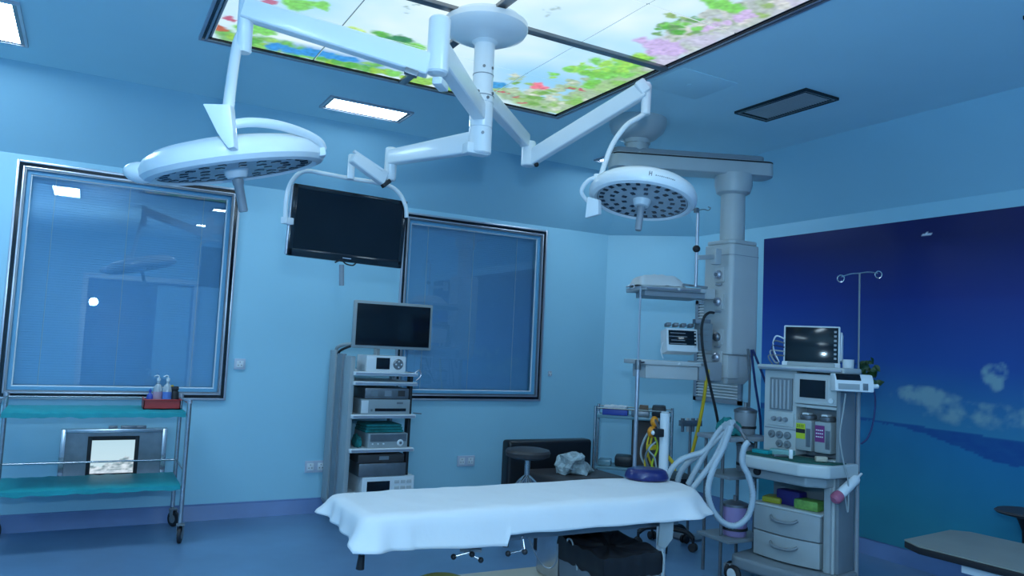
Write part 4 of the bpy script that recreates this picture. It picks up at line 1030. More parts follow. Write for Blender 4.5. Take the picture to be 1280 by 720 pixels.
md = sh.modifiers.new('solid', 'SOLIDIFY'); md.thickness = .003; md.offset = 0
tag(sh, 'white cotton sheet draped over the operating table', 'sheet')
# headrest
hc = atZ(808, 600, ZT)
t = thing('headrest', 'dark blue oval gel headrest at the right end of the white sheet', 'headrest', (hc.x, hc.y, ZT+.002))
ax = Vector((RT.x, RT.y, 0)).normalized(); ay = Vector((-ax.y, ax.x, 0)); b = MB(); R = []
for r_, h_ in ((.0, .0), (.100, .0), (.106, .010), (.102, .028), (.092, .044), (.074, .052), (.050, .053), (.0, .049)):
    R.append([b.bm.verts.new(Vector((hc.x, hc.y, ZT+.006+h_))+ax*(r_*1.03*math.cos(a))+ay*(r_*.78*math.sin(a))) for a in [2*math.pi*i/36 for i in range(36)]])
b.skin(R); b.build('cushion', 'navy', t)
# bin lined with a black bag
bw_ = thing('lined_bin', 'square grey bin lined with a black bag beneath the table', 'bin', (2.08, 2.62, 0))
c4 = [atZ(698, 690, .36), atZ(755, 722, .36), atZ(828, 710, .36)]
c4.append(c4[0]+(c4[2]-c4[1])); c4.insert(0, None)
A, B_, C_, D_ = c4[1], c4[2], c4[3], c4[4]
mid = (A+B_+C_+D_)/4
b = MB(); R = []
for z, s in ((.03, .90), (.36, 1.0)): R.append([b.bm.verts.new(Vector((mid.x+(p.x-mid.x)*s, mid.y+(p.y-mid.y)*s, z))) for p in (A, B_, C_, D_)])
b.skin(R); b.build('body', mat('grey_bin', (.17, .19, .22), .4), bw_, bevel=.008)
b = MB(); R = []; nB = 96; cs = [A, B_, C_, D_]
def bp(t):
    k = int(t*4) % 4; f = t*4-int(t*4); return cs[k].lerp(cs[(k+1) % 4], f)
for (s, z, am) in ((1.02, .340, .010), (1.035, .37, .008), (1.035, .405, .007), (1.015, .43, .008), (.95, .432, .010), (.80, .425, .012), (.50, .420, .012), (.15, .42, .01)):
    ring_ = []
    for i in range(nB):
        p = bp(i/nB); v = p-mid; n = noise.noise(Vector((i*.33, z*9, 2)))
        zz = z+(am*1.6*n if z < .42 else am*2*noise.noise(Vector((i*.21, 0, 0))))
        if z == .340: zz += .020*noise.noise(Vector((i*.17, 8, 0)))
        ring_.append(b.bm.verts.new((mid.x+v.x*(s+.02*n*(z < .42)), mid.y+v.y*(s+.02*n*(z < .42)), zz)))
    R.append(ring_)
b.skin(R, caps=False); b.face(R[-1]); b.build('black_liner', mat('black_bag', (.006, .006, .009), .6, var=.2), bw_)
f = (C_-B_).normalized(); nn = Vector((f.y, -f.x, 0))
MB().fbox(B_.lerp(C_, .62)+nn*.012+Z_*-.075, f, Z_, ((C_-B_).length*.55, .10, .003)).build('printed_label', 'white2', bw_)
g0 = B_.lerp(C_, .62)+nn*.0145+Z_*-.075; L_ = (C_-B_).length*.5
for r_ in range(4):
    b = MB()
    for k in range(7): b.fbox(g0+f*(-L_/2+.02+k*L_/7.4)+Z_*(.034-.02*r_), f, Z_, (L_/9*(.6+.4*((k*7+r_*3) % 3)/2), .008, .001))
    stuff(b.build('print_line', 'steeld', bw_))
MB().tube([A+Z_*.04+(B_-A)*.22+Vector((0, -.012, 0)), A+Z_*.075+(B_-A)*.20, A+Z_*.078+(B_-A)*.30, A+(B_-A)*.36+Z_*.02+Vector((0, -.014, 0)), A+(B_-A)*.42+Z_*-.03+Vector((-.006, -.016, 0))], .004, n=6).build('tie_cord', 'cream', bw_)
MB().tube([C_+Z_*.075+(B_-C_)*.02, C_+Z_*.05+nn*.016+(B_-C_)*.03, C_+nn*.018+(B_-C_)*.04, C_+Z_*-.06+nn*.018+(B_-C_)*.06], .004, n=6).build('tie_cord', 'cream', bw_)

# round olive stool at the bottom edge
q = atZ(552, 728, .42)
t = thing('round_stool', 'round olive-topped stool with a pale rim, just entering the bottom edge', 'stool', (q.x, q.y, 0))
MB().lathe([(0, .40), (.088, .40), (.098, .408), (.096, .425), (.075, .434), (0, .436)], (q.x, q.y, 0), n=40).build('seat', 'olive', t)
MB().lathe([(.092, .396), (.101, .396), (.103, .412), (.098, .416), (.092, .41)], (q.x, q.y, 0), n=40, closed=True).build('seat_rim', 'beige', t)
MB().cyl((q.x, q.y, .06), (q.x, q.y, .40), .018).build('post', 'steel', t)
for k in range(4):
    a = k*math.pi/2+.4; MB().obox((q.x, q.y, .06), (q.x+.16*math.cos(a), q.y+.16*math.sin(a), .015), .03, .02).build('leg', 'steel', t, bevel=.004)

# ------------------------------------------------------------------ back corner: sofa, round stool, rack
sy = 4.86
a, c = atY(646, 575, sy), atY(751, 575, sy); ztop = atY(700, 553, sy).z
sf = thing('low_sofa', 'low black padded sofa against the back wall', 'sofa', ((a.x+c.x)/2, sy+.05, 0))
MB().bb((a.x, sy+.12, .20), (c.x, sy+.24, ztop)).build('backrest', 'leather', sf, bevel=.03, seg=4)
sz_ = atY(700, 591, sy).z
MB().bb((a.x+.13, sy-.38, .20), (c.x-.04, sy+.12, sz_+.02)).build('seat', 'brown', sf, bevel=.03, seg=4)
for x in (a.x+.18, c.x-.03):
    for y in (sy-.33, sy+.18): MB().cyl((x, y, 0), (x, y, .21), .016).build('leg', 'steeld', sf)
q = atY(718, 584, sy-.15)
lump('crumpled_bag', (q.x-.02, sy-.15, sz_+.02), (.26, .22, .15), mat('grey_cloth', (.34, .42, .45), .8, var=.4, scale=30, bump=.3), 'crumpled pale grey cloth bag on the black sofa seat', 'bag', seed=2.3, amp=.55)
st = at(660, 564, 5.02)
t = thing('operating_stool', 'round brown-black revolving stool standing in front of the black sofa', 'stool', (st.x, st.y, 0))
MB().lathe([(0, st.z-.045), (.11, st.z-.045), (.145, st.z-.030), (.150, st.z-.005), (.142, st.z+.010), (.11, st.z+.018), (0, st.z+.02)], (st.x, st.y, 0), n=44).build('seat', 'brown', t)
MB().cyl((st.x, st.y, .20), (st.x, st.y, st.z-.045), .018).build('post', 'steel', t)
for k in range(5):
    a = k*2*math.pi/5+.9; g = MB().tube([(st.x, st.y, .44), (st.x+.09*math.cos(a), st.y+.09*math.sin(a), .34), (st.x+.17*math.cos(a), st.y+.17*math.sin(a), .08)], .011).build('leg', 'steel', t)
    MB().cyl((st.x+.17*math.cos(a), st.y+.17*math.sin(a), 0), (st.x+.17*math.cos(a), st.y+.17*math.sin(a), .09), .02).build('foot', 'black', g)
# swivel chair base behind the table
sc_ = atZ(833, 664, .10)
t = thing('swivel_stool', 'black five-legged swivel stool behind the head of the table', 'stool', (sc_.x, sc_.y, 0))
MB().cyl((sc_.x, sc_.y, .09), (sc_.x, sc_.y, .42), .024).build('post', 'black', t)
MB().lathe([(0, .42), (.15, .42), (.17, .44), (.165, .47), (.12, .485), (0, .485)], (sc_.x, sc_.y, 0), n=36).build('seat', 'leather', t)
c1, c2 = atZ(866, 690, 0), atZ(852, 702, 0)
a1 = math.atan2(c1.y-sc_.y, c1.x-sc_.x); 
for k in range(5):
    a = a1-k*2*math.pi/5; d = Vector((math.cos(a), math.sin(a), 0)); R_ = (Vector((c1.x, c1.y))-Vector((sc_.x, sc_.y))).length
    g = MB().tube([Vector((sc_.x, sc_.y, .12)), Vector((sc_.x, sc_.y, .12))+d*.13, Vector((sc_.x, sc_.y, .085))+d*R_], .016, n=10).build('leg', 'black', t)
    s = Vector((-d.y, d.x, 0)); w_ = Vector((sc_.x, sc_.y, .028))+d*R_
    for sg in (-1, 1): MB().lathe([(0, -.009), (.022, -.009), (.027, -.005), (.027, .005), (.022, .009), (0, .009)], w_+s*.016*sg, s, n=18).build('wheel', 'black', g)
    MB().cyl(w_-s*.02, w_+s*.02, .012, n=10).build('axle_housing', 'black', g); MB().cyl(w_+Z_*.005, w_+Z_*.062, .009, n=8).build('castor_stem', 'black', g)

# instrument rack across the corner, parallel to the slanted wall, with things on it
RF = Vector((3.60, 5.0, 0)); RU = Vector((.75, -.66, 0)).normalized(); RW = Vector((.66, .75, 0)).normalized()
RR = math.atan2(RU.y, RU.x); RL, RD = .60, .26; rd6 = (RF-CAM).dot(FW)
zt = at(744, 519, rd6).z; zb_ = at(744, 583, rd6).z
rk = thing('corner_rack', 'steel two-shelf rack standing across the corner behind the bed', 'rack', tuple(RF), RR)
for x in (0, RL):
    for y in (0, RD): MB().cyl((x, y, 0), (x, y, zt+.07), .012, n=12).build('leg', 'steel', rk, local=True)
for z in (zt, zb_, .18): MB().bb((0, 0, z-.022), (RL, RD, z)).build('shelf', mat('glass_shelf', (.16, .30, .36), .25), rk, bevel=.004, local=True)
for y in (0, RD): MB().cyl((0, y, zt+.055), (RL, y, zt+.055), .006, n=8).build('guard_rail', 'steel', rk, local=True)
MB().bb((.28, RD-.025, zb_+.001), (RL-.02, RD-.012, zt-.03)).build('back_panel', mat('brown_panel', (.10, .075, .07), .6), rk, local=True)
RMx = MW[rk.name]
def ritem(name, u0, u1, v0, v1, z0, h, m, label, cat, bev=.006):
    b = MB().bb((u0, v0, z0), (u1, v1, z0+h)); b.bm.transform(RMx); return tag(b.build(name, m, bevel=bev), label, cat)
zt1 = zt+.001
ritem('storage_box', .05, .25, .04, .21, zt1, .048, 'blue', "blue plastic box at the left end of the corner rack's top shelf", 'box')
b = MB(); nx = 14; Rr = []; zbx = zt1+.050
for j in range(7): Rr.append([b.bm.verts.new((.06+.18*i/nx, .05+.14*j/6, zbx+.010+.022*(.5+.5*noise.noise(Vector((i*.5, j*.6, 2)))))) for i in range(nx+1)])
for j in range(6):
    for i in range(nx): b.face([Rr[j][i], Rr[j][i+1], Rr[j+1][i+1], Rr[j+1][i]])
bt = [b.bm.verts.new((x, y, zbx)) for x, y in ((.06, .05), (.24, .05), (.24, .19), (.06, .19))]
b.face(bt[::-1]); b.face([bt[0], bt[1]]+Rr[0][::-1]); b.face([bt[2], bt[3]]+Rr[6]); b.face([bt[1], bt[2]]+[Rr[j][nx] for j in range(6, -1, -1)]); b.face([bt[3], bt[0]]+[Rr[j][0] for j in range(7)])
b.bm.transform(RMx); tag(b.build('white_cloth', 'sheet'), 'crumpled white cloth piled on the blue box of the corner rack', 'cloth')
ritem('instrument_case', .28, .42, .05, .22, zt1, .045, 'steeld', "flat dark case in the middle of the corner rack's top shelf", 'case')
ritem('brown_box', .34, .41, .08, .18, zt1+.047, .040, mat('cardboard', (.20, .13, .09), .8), 'small brown box lying on the flat dark case', 'box', .003)
ritem('black_pouch', .44, .55, .06, .20, zt1, .095, 'leather', "black pouch at the right end of the corner rack's top shelf", 'pouch', .02)
ritem('black_basin', .16, .31, .05, .20, zb_+.001, .085, 'leather', 'black basin standing on the lower shelf of the corner rack', 'basin', .02)
ritem('glass_dish', .03, .13, .05, .18, zb_+.001, .045, mat('pale_glass', (.18, .32, .38), .2), 'pale glass dish on the lower shelf, left of the black basin', 'dish', .008)
# wall-side rail with hanging tubing, right of the rack
a_ = at(850, 529, 5.35); c_ = at(876, 529, 5.4)
t = thing('accessory_stand', 'dark accessory stand with clamps between the rack and pendant hoses', 'stand', (a_.x, a_.y, 0))
m_ = (a_+c_)/2; MB().cyl((m_.x, m_.y, .03), (m_.x, m_.y, a_.z), .010, n=10).build('post', 'steeld', t)
MB().obox(a_, c_, .04, .04).build('cross_bar', 'steeld', t, bevel=.004)
for k in range(4):
    q = a_.lerp(c_, (k+.5)/4); MB().cyl(q+Z_*-.06, q+Z_*.035, .010, .014, n=10).build('clamp', ('steeld', 'pgrey', 'steeld', 'pgrey2')[k], t)
MB().lathe([(0, 0), (.11, 0), (.11, .015), (.03, .035), (0, .035)], (m_.x, m_.y, 0)).build('base', 'steeld', t)

# white post with cable bundle at the head of the table
wp0 = at(829, 590, 4.20); wt = at(829, 517, 4.20)
t = thing('accessory_post', 'white upright post with a black clamp behind the blue headrest', 'post', (wp0.x, wp0.y, 0))
MB().cyl((wp0.x, wp0.y, .03), (wp0.x, wp0.y, wt.z), .026, n=20).build('tube', 'white2', t)
MB().cyl((wp0.x, wp0.y, wt.z-.004), (wp0.x, wp0.y, wt.z+.010), .021, n=20).build('cap', 'pgrey', t)
q = at(823, 541, 4.17); MB().box(q, (.05, .04, .045)).build('clamp', 'black', t, bevel=.006); MB().sphere(q-RT*.028, .013, 10).build('clamp_knob', 'white2', t)
MB().lathe([(0, 0), (.18, 0), (.18, .02), (.05, .045), (0, .045)], (wp0.x, wp0.y, 0)).build('base', 'steeld', t)
CB = 4.30
t = thing('cable_bundle', 'orange and yellow leads hung in a bundle beside the white post', 'cables', tuple(at(818, 595, CB)))
for k, (pts, r, m) in enumerate(((((818, 530), (806, 548), (801, 566), (806, 580), (818, 590)), .006, 'cream'),
      (((817, 532), (809, 555), (812, 575), (822, 594)), .006, 'yellow'), (((816, 540), (812, 560), (806, 578), (810, 595)), .006, 'yellow'),
      (((818, 545), (822, 560), (815, 580), (818, 596)), .006, 'limey'), (((826, 560), (834, 570), (842, 580), (843, 588)), .011, 'yellow'),
      (((815, 555), (807, 570), (812, 588), (816, 596)), .006, 'steeld'), (((820, 552), (811, 562), (818, 572), (821, 588)), .005, 'cream'))):
    MB().tube([at(x, y, CB-.01*k) for x, y in pts], r, n=8).build('lead', m, t)
MB().sphere(at(818, 527, CB), .026, 14, .9, .9, 1.2).build('plug', 'orange', t); MB().sphere(at(815, 540, CB-.02), .030, 14, .9, .9, 1.1).build('plug', 'orange', t)
MB().box(at(815, 559, CB-.03), (.05, .03, .03)).build('plug', 'yellow', t, bevel=.008)
MB().obox(at(818, 523, CB), at(824, 535, 4.22), .012, .012).build('hanger', 'steeld', t)

# corrugated breathing hoses
HG = 'corrugated breathing hoses'
for k, (pts, dd, lab) in enumerate(((((833, 600), (839, 587), (851, 575), (866, 569), (880, 564), (897, 548), (910, 536)), 3.80, 'pale corrugated hose arching low, nearest the blue headrest'),
    (((847, 602), (850, 592), (856, 583), (864, 575), (876, 569)), 3.88, 'pale corrugated hose in the short inner arch behind the sheet'),
    (((860, 606), (871, 585), (884, 562), (898, 540), (909, 529)), 3.80, 'pale corrugated hose rising straight from the sheet\'s edge to the hose connector'),
    (((866, 610), (880, 592), (894, 572), (905, 549), (912, 532)), 3.72, 'pale corrugated hose just right of the straight one, meeting the same connector'),
    (((914, 532), (904, 560), (892, 585), (885, 612), (890, 636), (904, 653), (920, 657), (935, 645), (941, 620), (936, 596), (928, 578), (930, 560), (936, 552)), 3.62, 'long pale corrugated hose looping down beside the anaesthesia machine'))):
    cable('breathing_hose', [at(x, y, dd) for x, y in pts], .0155, 'hose', lab, 'hose', n=12, corr=.007, group=HG)
t = thing('hose_connector', 'pale branching connector where the breathing hoses meet', 'connector', tuple(at(912, 535, 3.72)))
MB().obox(at(906, 534, 3.76), at(917, 528, 3.70), .035, .035).build('body', 'hose', t, bevel=.01)
MB().tube([at(917, 530, 3.70), at(926, 538, 3.70), at(933, 550, 3.66)], .010).build('side_tube', 'steeld', t)

# suction trolley with canisters behind the hoses
sq = at(918, 600, 4.55)
t = thing('suction_trolley', 'dark-framed suction trolley behind the looping hose', 'trolley', (sq.x, sq.y, 0))
for dx in (-.12, .15):
    for dy in (-.02, .12): MB().cyl((sq.x+dx, sq.y+dy, 0.0), (sq.x+dx, sq.y+dy, .80), .010, n=10).build('post', 'steeld', t)
for z in (.22, .58): MB().box((sq.x, sq.y, z), (.34, .26, .02)).build('shelf', 'creamd', t, bevel=.004)
MB().box((sq.x, sq.y, .80), (.36, .28, .025)).build('top', 'pgrey2', t, bevel=.006)
def canister(name, c, r, z0, h, m, lid, label, cat):
    g = thing(name, label, cat, (c.x, c.y, z0))
    MB().lathe([(0, z0), (r*.85, z0), (r*.9, z0+.01), (r, z0+h-.02), (r, z0+h), (0, z0+h)], (c.x, c.y, 0), n=28).build('body', m, g)
    MB().lathe([(0, z0+h), (r*1.05, z0+h), (r*1.05, z0+h+.015), (r*.5, z0+h+.03), (0, z0+h+.03)], (c.x, c.y, 0), n=28).build('lid', lid, g)
    MB().lathe([(r*.9, z0+.035), (r*1.0, z0+.035), (r*1.0, z0+.05), (r*.9, z0+.05)], (c.x, c.y, 0), n=28).build('band', 'black', g)
    MB().cyl((c.x, c.y, z0+h+.03), (c.x, c.y, z0+h+.06), .012, n=10).build('spout', lid, g); return g
canister('suction_canister', Vector((sq.x-.03, sq.y-.04, 0)), .075, .232, .17, 'violet', 'steeld', 'pale violet suction canister with black band, inside the hose loop', 'canister')
canister('suction_canister', Vector((sq.x+.095, sq.y+.01, 0)), .052, .592, .15, 'pgrey2', 'steeld', 'grey canister on the suction trolley, half hidden by the machine\'s tray', 'canister')
canister('grey_pail', Vector((sq.x+.10, sq.y+.02, 0)), .066, .8135, .13, 'pgrey2', 'steeld', 'grey pail on top of the suction trolley under the hanging cables', 'pail')
lump('crumpled_pouch', (sq.x-.08, sq.y-.02, .8135), (.14, .15, .10), 'tealc', 'crumpled pale teal pouch on top of the suction trolley', 'pouch', seed=8, amp=.5)

# ------------------------------------------------------------------ anaesthesia machine (local frame: x to its right, y to its back)
MO = Vector((3.36, 3.36, 0)); MR = math.atan2(-.984, .18)
am = thing('anaesthesia_machine', 'pale grey anaesthesia machine with drawers, work tray and vaporizers by the mural', 'medical machine', tuple(MO), MR)
MM = MW[am.name]
def LB(name, lo, hi, m, par=am, bev=.006, seg=2):
    m = 'mwhite' if m == 'white2' else m; return MB().bb(lo, hi).build(name, m, par, bevel=bev, seg=seg, local=True)
b = MB(); b.prism([(.10, -.04, .085), (.15, -.09, .085), (.60, -.09, .085), (.70, -.02, .085), (.70, .24, .085), (.50, .50, .085), (.07, .50, .085)], (0, 0, .07)); b.build('base', 'creamd', am, bevel=.02, seg=3, local=True)
for (x, y) in ((.09, -.02), (.64, -.02), (.09, .45), (.50, .40)):
    g = MB().box((x, y, .075), (.06, .09, .045)).build('castor', 'creamd', am, bevel=.012, local=True)
    MB().lathe([(0, -.016), (.042, -.016), (.052, -.010), (.052, .010), (.042, .016), (0, .016)], (x, y-.01, .053), (1, 0, 0), n=28).build('wheel', 'black', g, local=True)
    MB().lathe([(0, -.022), (.030, -.021), (.033, -.015), (.033, .015), (.030, .021), (0, .022)], (x, y-.01, .053), (1, 0, 0), n=24).build('hub_cap', 'white2', g, local=True)
# front castor disc facing the camera
g = MB().lathe([(0, .0), (.050, .0), (.052, .012), (.044, .026), (0, .026)], (.155, -.082, .054), (-.25, -1, 0), n=28).build('castor_guard', 'black', am, local=True)
MB().lathe([(0, .020), (.034, .020), (.034, .030), (0, .034)], (.155, -.082, .054), (-.25, -1, 0), n=24).build('guard_disc', 'white2', g, local=True)
LB('cabinet', (.185, .09, .155), (.60, .26, .44), 'cream'); LB('cabinet', (.185, .26, .155), (.48, .50, .44), 'cream')
for z0, z1 in ((.165, .300), (.306, .445)):
    b = MB(); pts = [(.185, .10)]+[(.185+.40*k/12, .045-.030*math.sin(math.pi*k/12)) for k in range(13)]+[(.585, .10)]
    b.prism([(x, y, z0) for x, y in pts], (0, 0, z1-z0)); dr = b.build('drawer', 'cream', am, bevel=.006, local=True)
    zc = (z0+z1)/2+.012
    hb_ = MB(); hb_.tube([(.31, .022, zc+.014), (.335, -.004, zc), (.39, -.012, zc-.004), (.445, -.004, zc), (.47, .022, zc+.014)], .009, n=8); hb_.build('drawer_handle', 'creamd', dr, local=True)
LB('shelf_top', (.18, .03, .445), (.60, .24, .458), 'white2')
LB('back_panel', (.20, .22, .458), (.60, .26, .61), 'creamd')
LB('side_pillar', (.60, .05, .155), (.640, .20, .75), 'cream', bev=.012)
LB('side_pillar', (.648, .08, .155), (.672, .25, 1.20), 'creamd', bev=.008)
LB('pillar_trim', (.638, .07, .155), (.650, .085, .75), 'white2', bev=.002)
b = MB(); b.prism([(.20, -.04, .605), (.56, -.07, .605), (.64, .0, .605), (.66, .20, .605), (.20, .20, .605)], (0, 0, .062)); g = b.build('tray_drawer', 'cream', am, bevel=.014, seg=3, local=True)
MB().lathe([(0, .02), (.018, .02), (.022, .008), (.022, 0), (0, 0)], (.262, -.045, .642), (0, -1, 0), n=18).build('drawer_knob', 'black', g, local=True)
b = MB(); b.prism([(.14, -.05, .665), (.20, -.12, .665), (.56, -.14, .665), (.69, -.06, .665), (.72, .20, .665), (.17, .20, .665)], (0, 0, .070)); b.build('work_tray', 'mwhite', am, bevel=.014, seg=3, local=True)
b = MB(); b.prism([(.165, -.04, .736), (.21, -.10, .736), (.555, -.12, .736), (.69, -.03, .736), (.70, .10, .736), (.18, .10, .736)], (0, 0, .006)); b.build('tray_mat', 'green', am, bevel=.002, local=True)
# upper body: flow column at left, display and vaporizer bay at right
LB('flow_column', (.19, .12, .74), (.395, .45, 1.215), 'white2', bev=.008)
fp = LB('flowmeter_panel', (.232, .108, .985), (.372, .122, 1.17), 'creamd', bev=.003)
for k in range(5): MB().cyl((.252+.025*k, .106, .995), (.252+.025*k, .106, 1.16), .0065, n=8).build('flow_tube', 'clear', fp, local=True)
LB('gauge_panel', (.222, .112, .895), (.382, .121, .975), 'white2', bev=.003)
for k in range(3): MB().lathe([(0, .02), (.011, .02), (.015, 0), (0, 0)], (.262+.036*k, .112, .935), (0, -1, 0), n=14).build('flow_knob', 'pgrey2', am, local=True)
LB('panel_seam', (.20, .116, .878), (.392, .121, .884), 'pgrey2', bev=0)
for r_, z in enumerate((.845, .795)):
    for k in range(3):
        if r_ == 1 and k == 0: continue
        g = MB().lathe([(0, .014), (.018, .014), (.022, .006), (.022, 0), (0, 0)], (.245+.050*k, .119, z), (0, -1, 0), n=20).build('gauge', 'creamd', am, local=True)
        MB().lathe([(0, .018), (.008, .018), (.008, .012), (0, .012)], (.245+.050*k, .119, z), (0, -1, 0), n=12).build('gauge_dial', 'steeld', g, local=True)
LB('upper_back', (.395, .23, .74), (.650, .26, 1.215), 'pgrey2')
LB('bay_side', (.636, .12, .74), (.650, .26, 1.215), 'white2')
dsp = LB('ventilator_display', (.398, .085, 1.035), (.650, .23, 1.205), 'white2', bev=.010)
MB().bb((.435, .080, 1.072), (.585, .087, 1.172)).build('screen', 'screen', dsp, local=True)
MB().bb((.425, .082, 1.062), (.595, .086, 1.182)).build('screen_bezel', 'pgrey', dsp, local=True, bevel=.001)
MB().cyl((.622, .086, 1.065), (.622, .072, 1.065), .014, n=16).build('rotary_knob', 'white2', dsp, local=True)
LB('bay_lip', (.398, .10, 1.015), (.650, .23, 1.032), 'white2', bev=.004)
LB('manifold', (.40, .222, .77), (.636, .23, .80), 'steeld', bev=.004)
for k, (x0, lm, nm) in enumerate(((.402, 'limey', 'vaporizer'), (.515, 'purple', 'vaporizer'))):
    v = LB(nm, (x0, .10, .775), (x0+.096, .225, .945), 'cream', bev=.010)
    v['label'] = ('white vaporizer with yellow-green label', 'white vaporizer with dark purple label')[k]
    MB().lathe([(0, 0), (.040, 0), (.044, .006), (.044, .022), (.036, .03), (0, .03)], (x0+.048, .155, .946), n=26).build('control_dial', 'steeld', v, local=True)
    MB().bb((x0+.028, .12, .955), (x0+.066, .17, .985)).build('lock_lever', 'white2', v, bevel=.004, local=True)
    MB().bb((x0+.006, .097, .84 if k == 0 else .835), (x0+.060, .101, .925)).build('colour_label', lm, v, local=True)
    if k == 0:
        MB().bb((x0+.006, .0955, .872), (x0+.060, .0975, .895)).build('label_band', 'black', v, local=True)
        b = MB()
        for r_ in range(2):
            for c in range(4): b.bb((x0+.012+.011*c, .0955, .903+.009*r_), (x0+.018+.011*c, .0972, .908+.009*r_))
        stuff(b.build('label_text', 'black', v, local=True))
    else:
        b = MB()
        for r_ in range(3):
            for c in range(4): b.bb((x0+.012+.011*c, .0955, .86+.018*r_), (x0+.019+.011*c, .0972, .866+.018*r_))
        stuff(b.build('label_text', 'white2', v, local=True))
    MB().bb((x0+.066, .097, .80), (x0+.090, .101, .90)).build('sight_glass', 'steeld', v, local=True)
LB('top_shelf', (.175, .06, 1.215), (.70, .26, 1.245), 'white2', bev=.010)
LB('shelf_rail', (.19, .045, 1.222), (.69, .060, 1.234), 'alu', bev=.003)
LB('rear_tower', (.22, .45, .155), (.46, .49, 1.20), 'creamd'); LB('rear_shelf', (.19, .26, 1.19), (.46, .46, 1.213), 'creamd')
def ML(x, y, z): return MM @ Vector((x, y, z))
# clutter on the tray
for k, (x, y, sx_, sy_, sz2, m, lab, cat) in enumerate(((.27, -.02, .10, .05, .020, 'teal', 'small teal packet on the left of the green work tray', 'packet'), (.36, .04, .13, .05, .03, mat('pale_teal', (.20, .42, .42)), 'pale teal folded wrap in front of the gauges', 'wrap'),
        (.24, .04, .09, .04, .014, 'brown', 'dark flat instrument at the tray\'s left end', 'instrument'), (.47, -.06, .02, .02, .05, 'white2', 'small upright white vial at the front of the work tray', 'vial'),
        (.60, .02, .06, .03, .025, 'beige', 'small beige packet at the right end of the work tray', 'packet'), (.40, -.05, .08, .025, .012, 'steeld', 'short dark metal instrument in the middle of tray', 'instrument'))):
    p = ML(x, y, .743); b = MB(); b.box(p+Z_*sz2/2, (sx_, sy_, sz2), Matrix.Rotation(MR+.2*k, 3, 'Z')); tag(b.build(('packet', 'folded_wrap', 'instrument', 'vial', 'packet', 'instrument')[k], m, bevel=.004), lab, cat)
# packets on the drawer cabinet
for k, (x, y, sz3, m, lab, rz) in enumerate(((.27, .12, (.11, .12, .035), mat('yellow_packet', (.30, .30, .02)), 'yellow packet at the left on the drawer cabinet', .2),
        (.37, .13, (.15, .08, .085), 'dpurple', 'dark violet packet standing in the middle on the drawer cabinet', -.05), (.49, .11, (.14, .10, .055), mat('green_packet', (.16, .34, .07), var=.3, scale=40), 'green printed packet at the right on the drawer cabinet', .05))):
    p = ML(x, y, .459); b = MB(); b.box(p+Z_*sz3[2]/2, sz3, Matrix.Rotation(MR+rz, 3, 'Z')); tag(b.build('supply_packet', m, bevel=.014), lab, 'packet')
# monitor on top of the machine
md_ = 4.72
cs_ = [at(985, 408, 4.55), at(1053, 409, 4.42), at(976, 452, 4.53), at(1045, 456, 4.40)]
cen = sum(cs_, Vector())/4; rx = (cs_[1]-cs_[0]+cs_[3]-cs_[2]).normalized(); up_ = (cs_[0]-cs_[2]+cs_[1]-cs_[3]).normalized()
t, rx, up_, nz = screen_unit('anaesthesia_monitor', 'wide dark-screened monitor in a pale frame on top of the anaesthesia machine', 'monitor', cen, rx, up_, (cs_[1]-cs_[0]).length+.012, (cs_[0]-cs_[2]).length+.012, .05, .010, m='white2')
MB().fbox(cen-up_*.128+nz*.0, rx, up_, (.32, .05, .06)).build('lower_fascia', 'white2', t, bevel=.008)
MB().fbox(cen-up_*.13-nz*.02, rx, up_, (.26, .05, .12)).build('stand', 'cream', t, bevel=.008)
MB().fbox(cen-up_*.128+nz*.0315, rx, up_, (.030, .006, .002)).build('badge', 'steeld', t)
MB().fbox(cen-nz*.08+rx*.03, rx, up_, (.28, .18, .07)).build('rear_cover', 'white2', t, bevel=.02)
w2 = (cs_[1]-cs_[0]).length
for k in range(7): MB().fbox(cen+rx*(w2/2-.020)+up_*(.08-.026*k)+nz*.006, rx, up_, (.014, .012, .003)).build('side_button', 'steeld', t, bevel=.001)
for k in range(5):
    pts = [cen-rx*(w2/2+.0)+up_*(.03-.025*k), cen-rx*(w2/2+.05+.01*k)+up_*(.045-.03*k), cen-rx*(w2/2+.065-.004*k)+up_*(-.02-.03*k), cen-rx*(w2/2+.03)+up_*(-.10)-Z_*.01]
    cable('sensor_cable', pts, .0045, ('white2', 'steeld', 'bluecable', 'cream', 'steeld')[k], ('white', 'grey', 'blue', 'cream', 'dark')[k]+(' thin sensor lead, topmost of the bunch left of the anaesthesia monitor', ' thin sensor lead, second from the top left of the anaesthesia monitor', ' thin sensor lead in the middle of the bunch left of the monitor', ' thin sensor lead, second lowest left of the anaesthesia monitor', ' thin sensor lead, lowest of the bunch left of the monitor')[k], group='sensor leads at the monitor\'s left side')
canis = at(1060, 466, 4.3)
t = thing('white_cup', 'small white cup on the machine\'s top, right of the monitor', 'cup', tuple(canis))
MB().lathe([(0, canis.z), (.028, canis.z), (.032, canis.z+.075), (.028, canis.z+.075), (.024, canis.z+.01), (0, canis.z+.01)], (canis.x, canis.y, 0), n=24).build('body', 'white2', t)

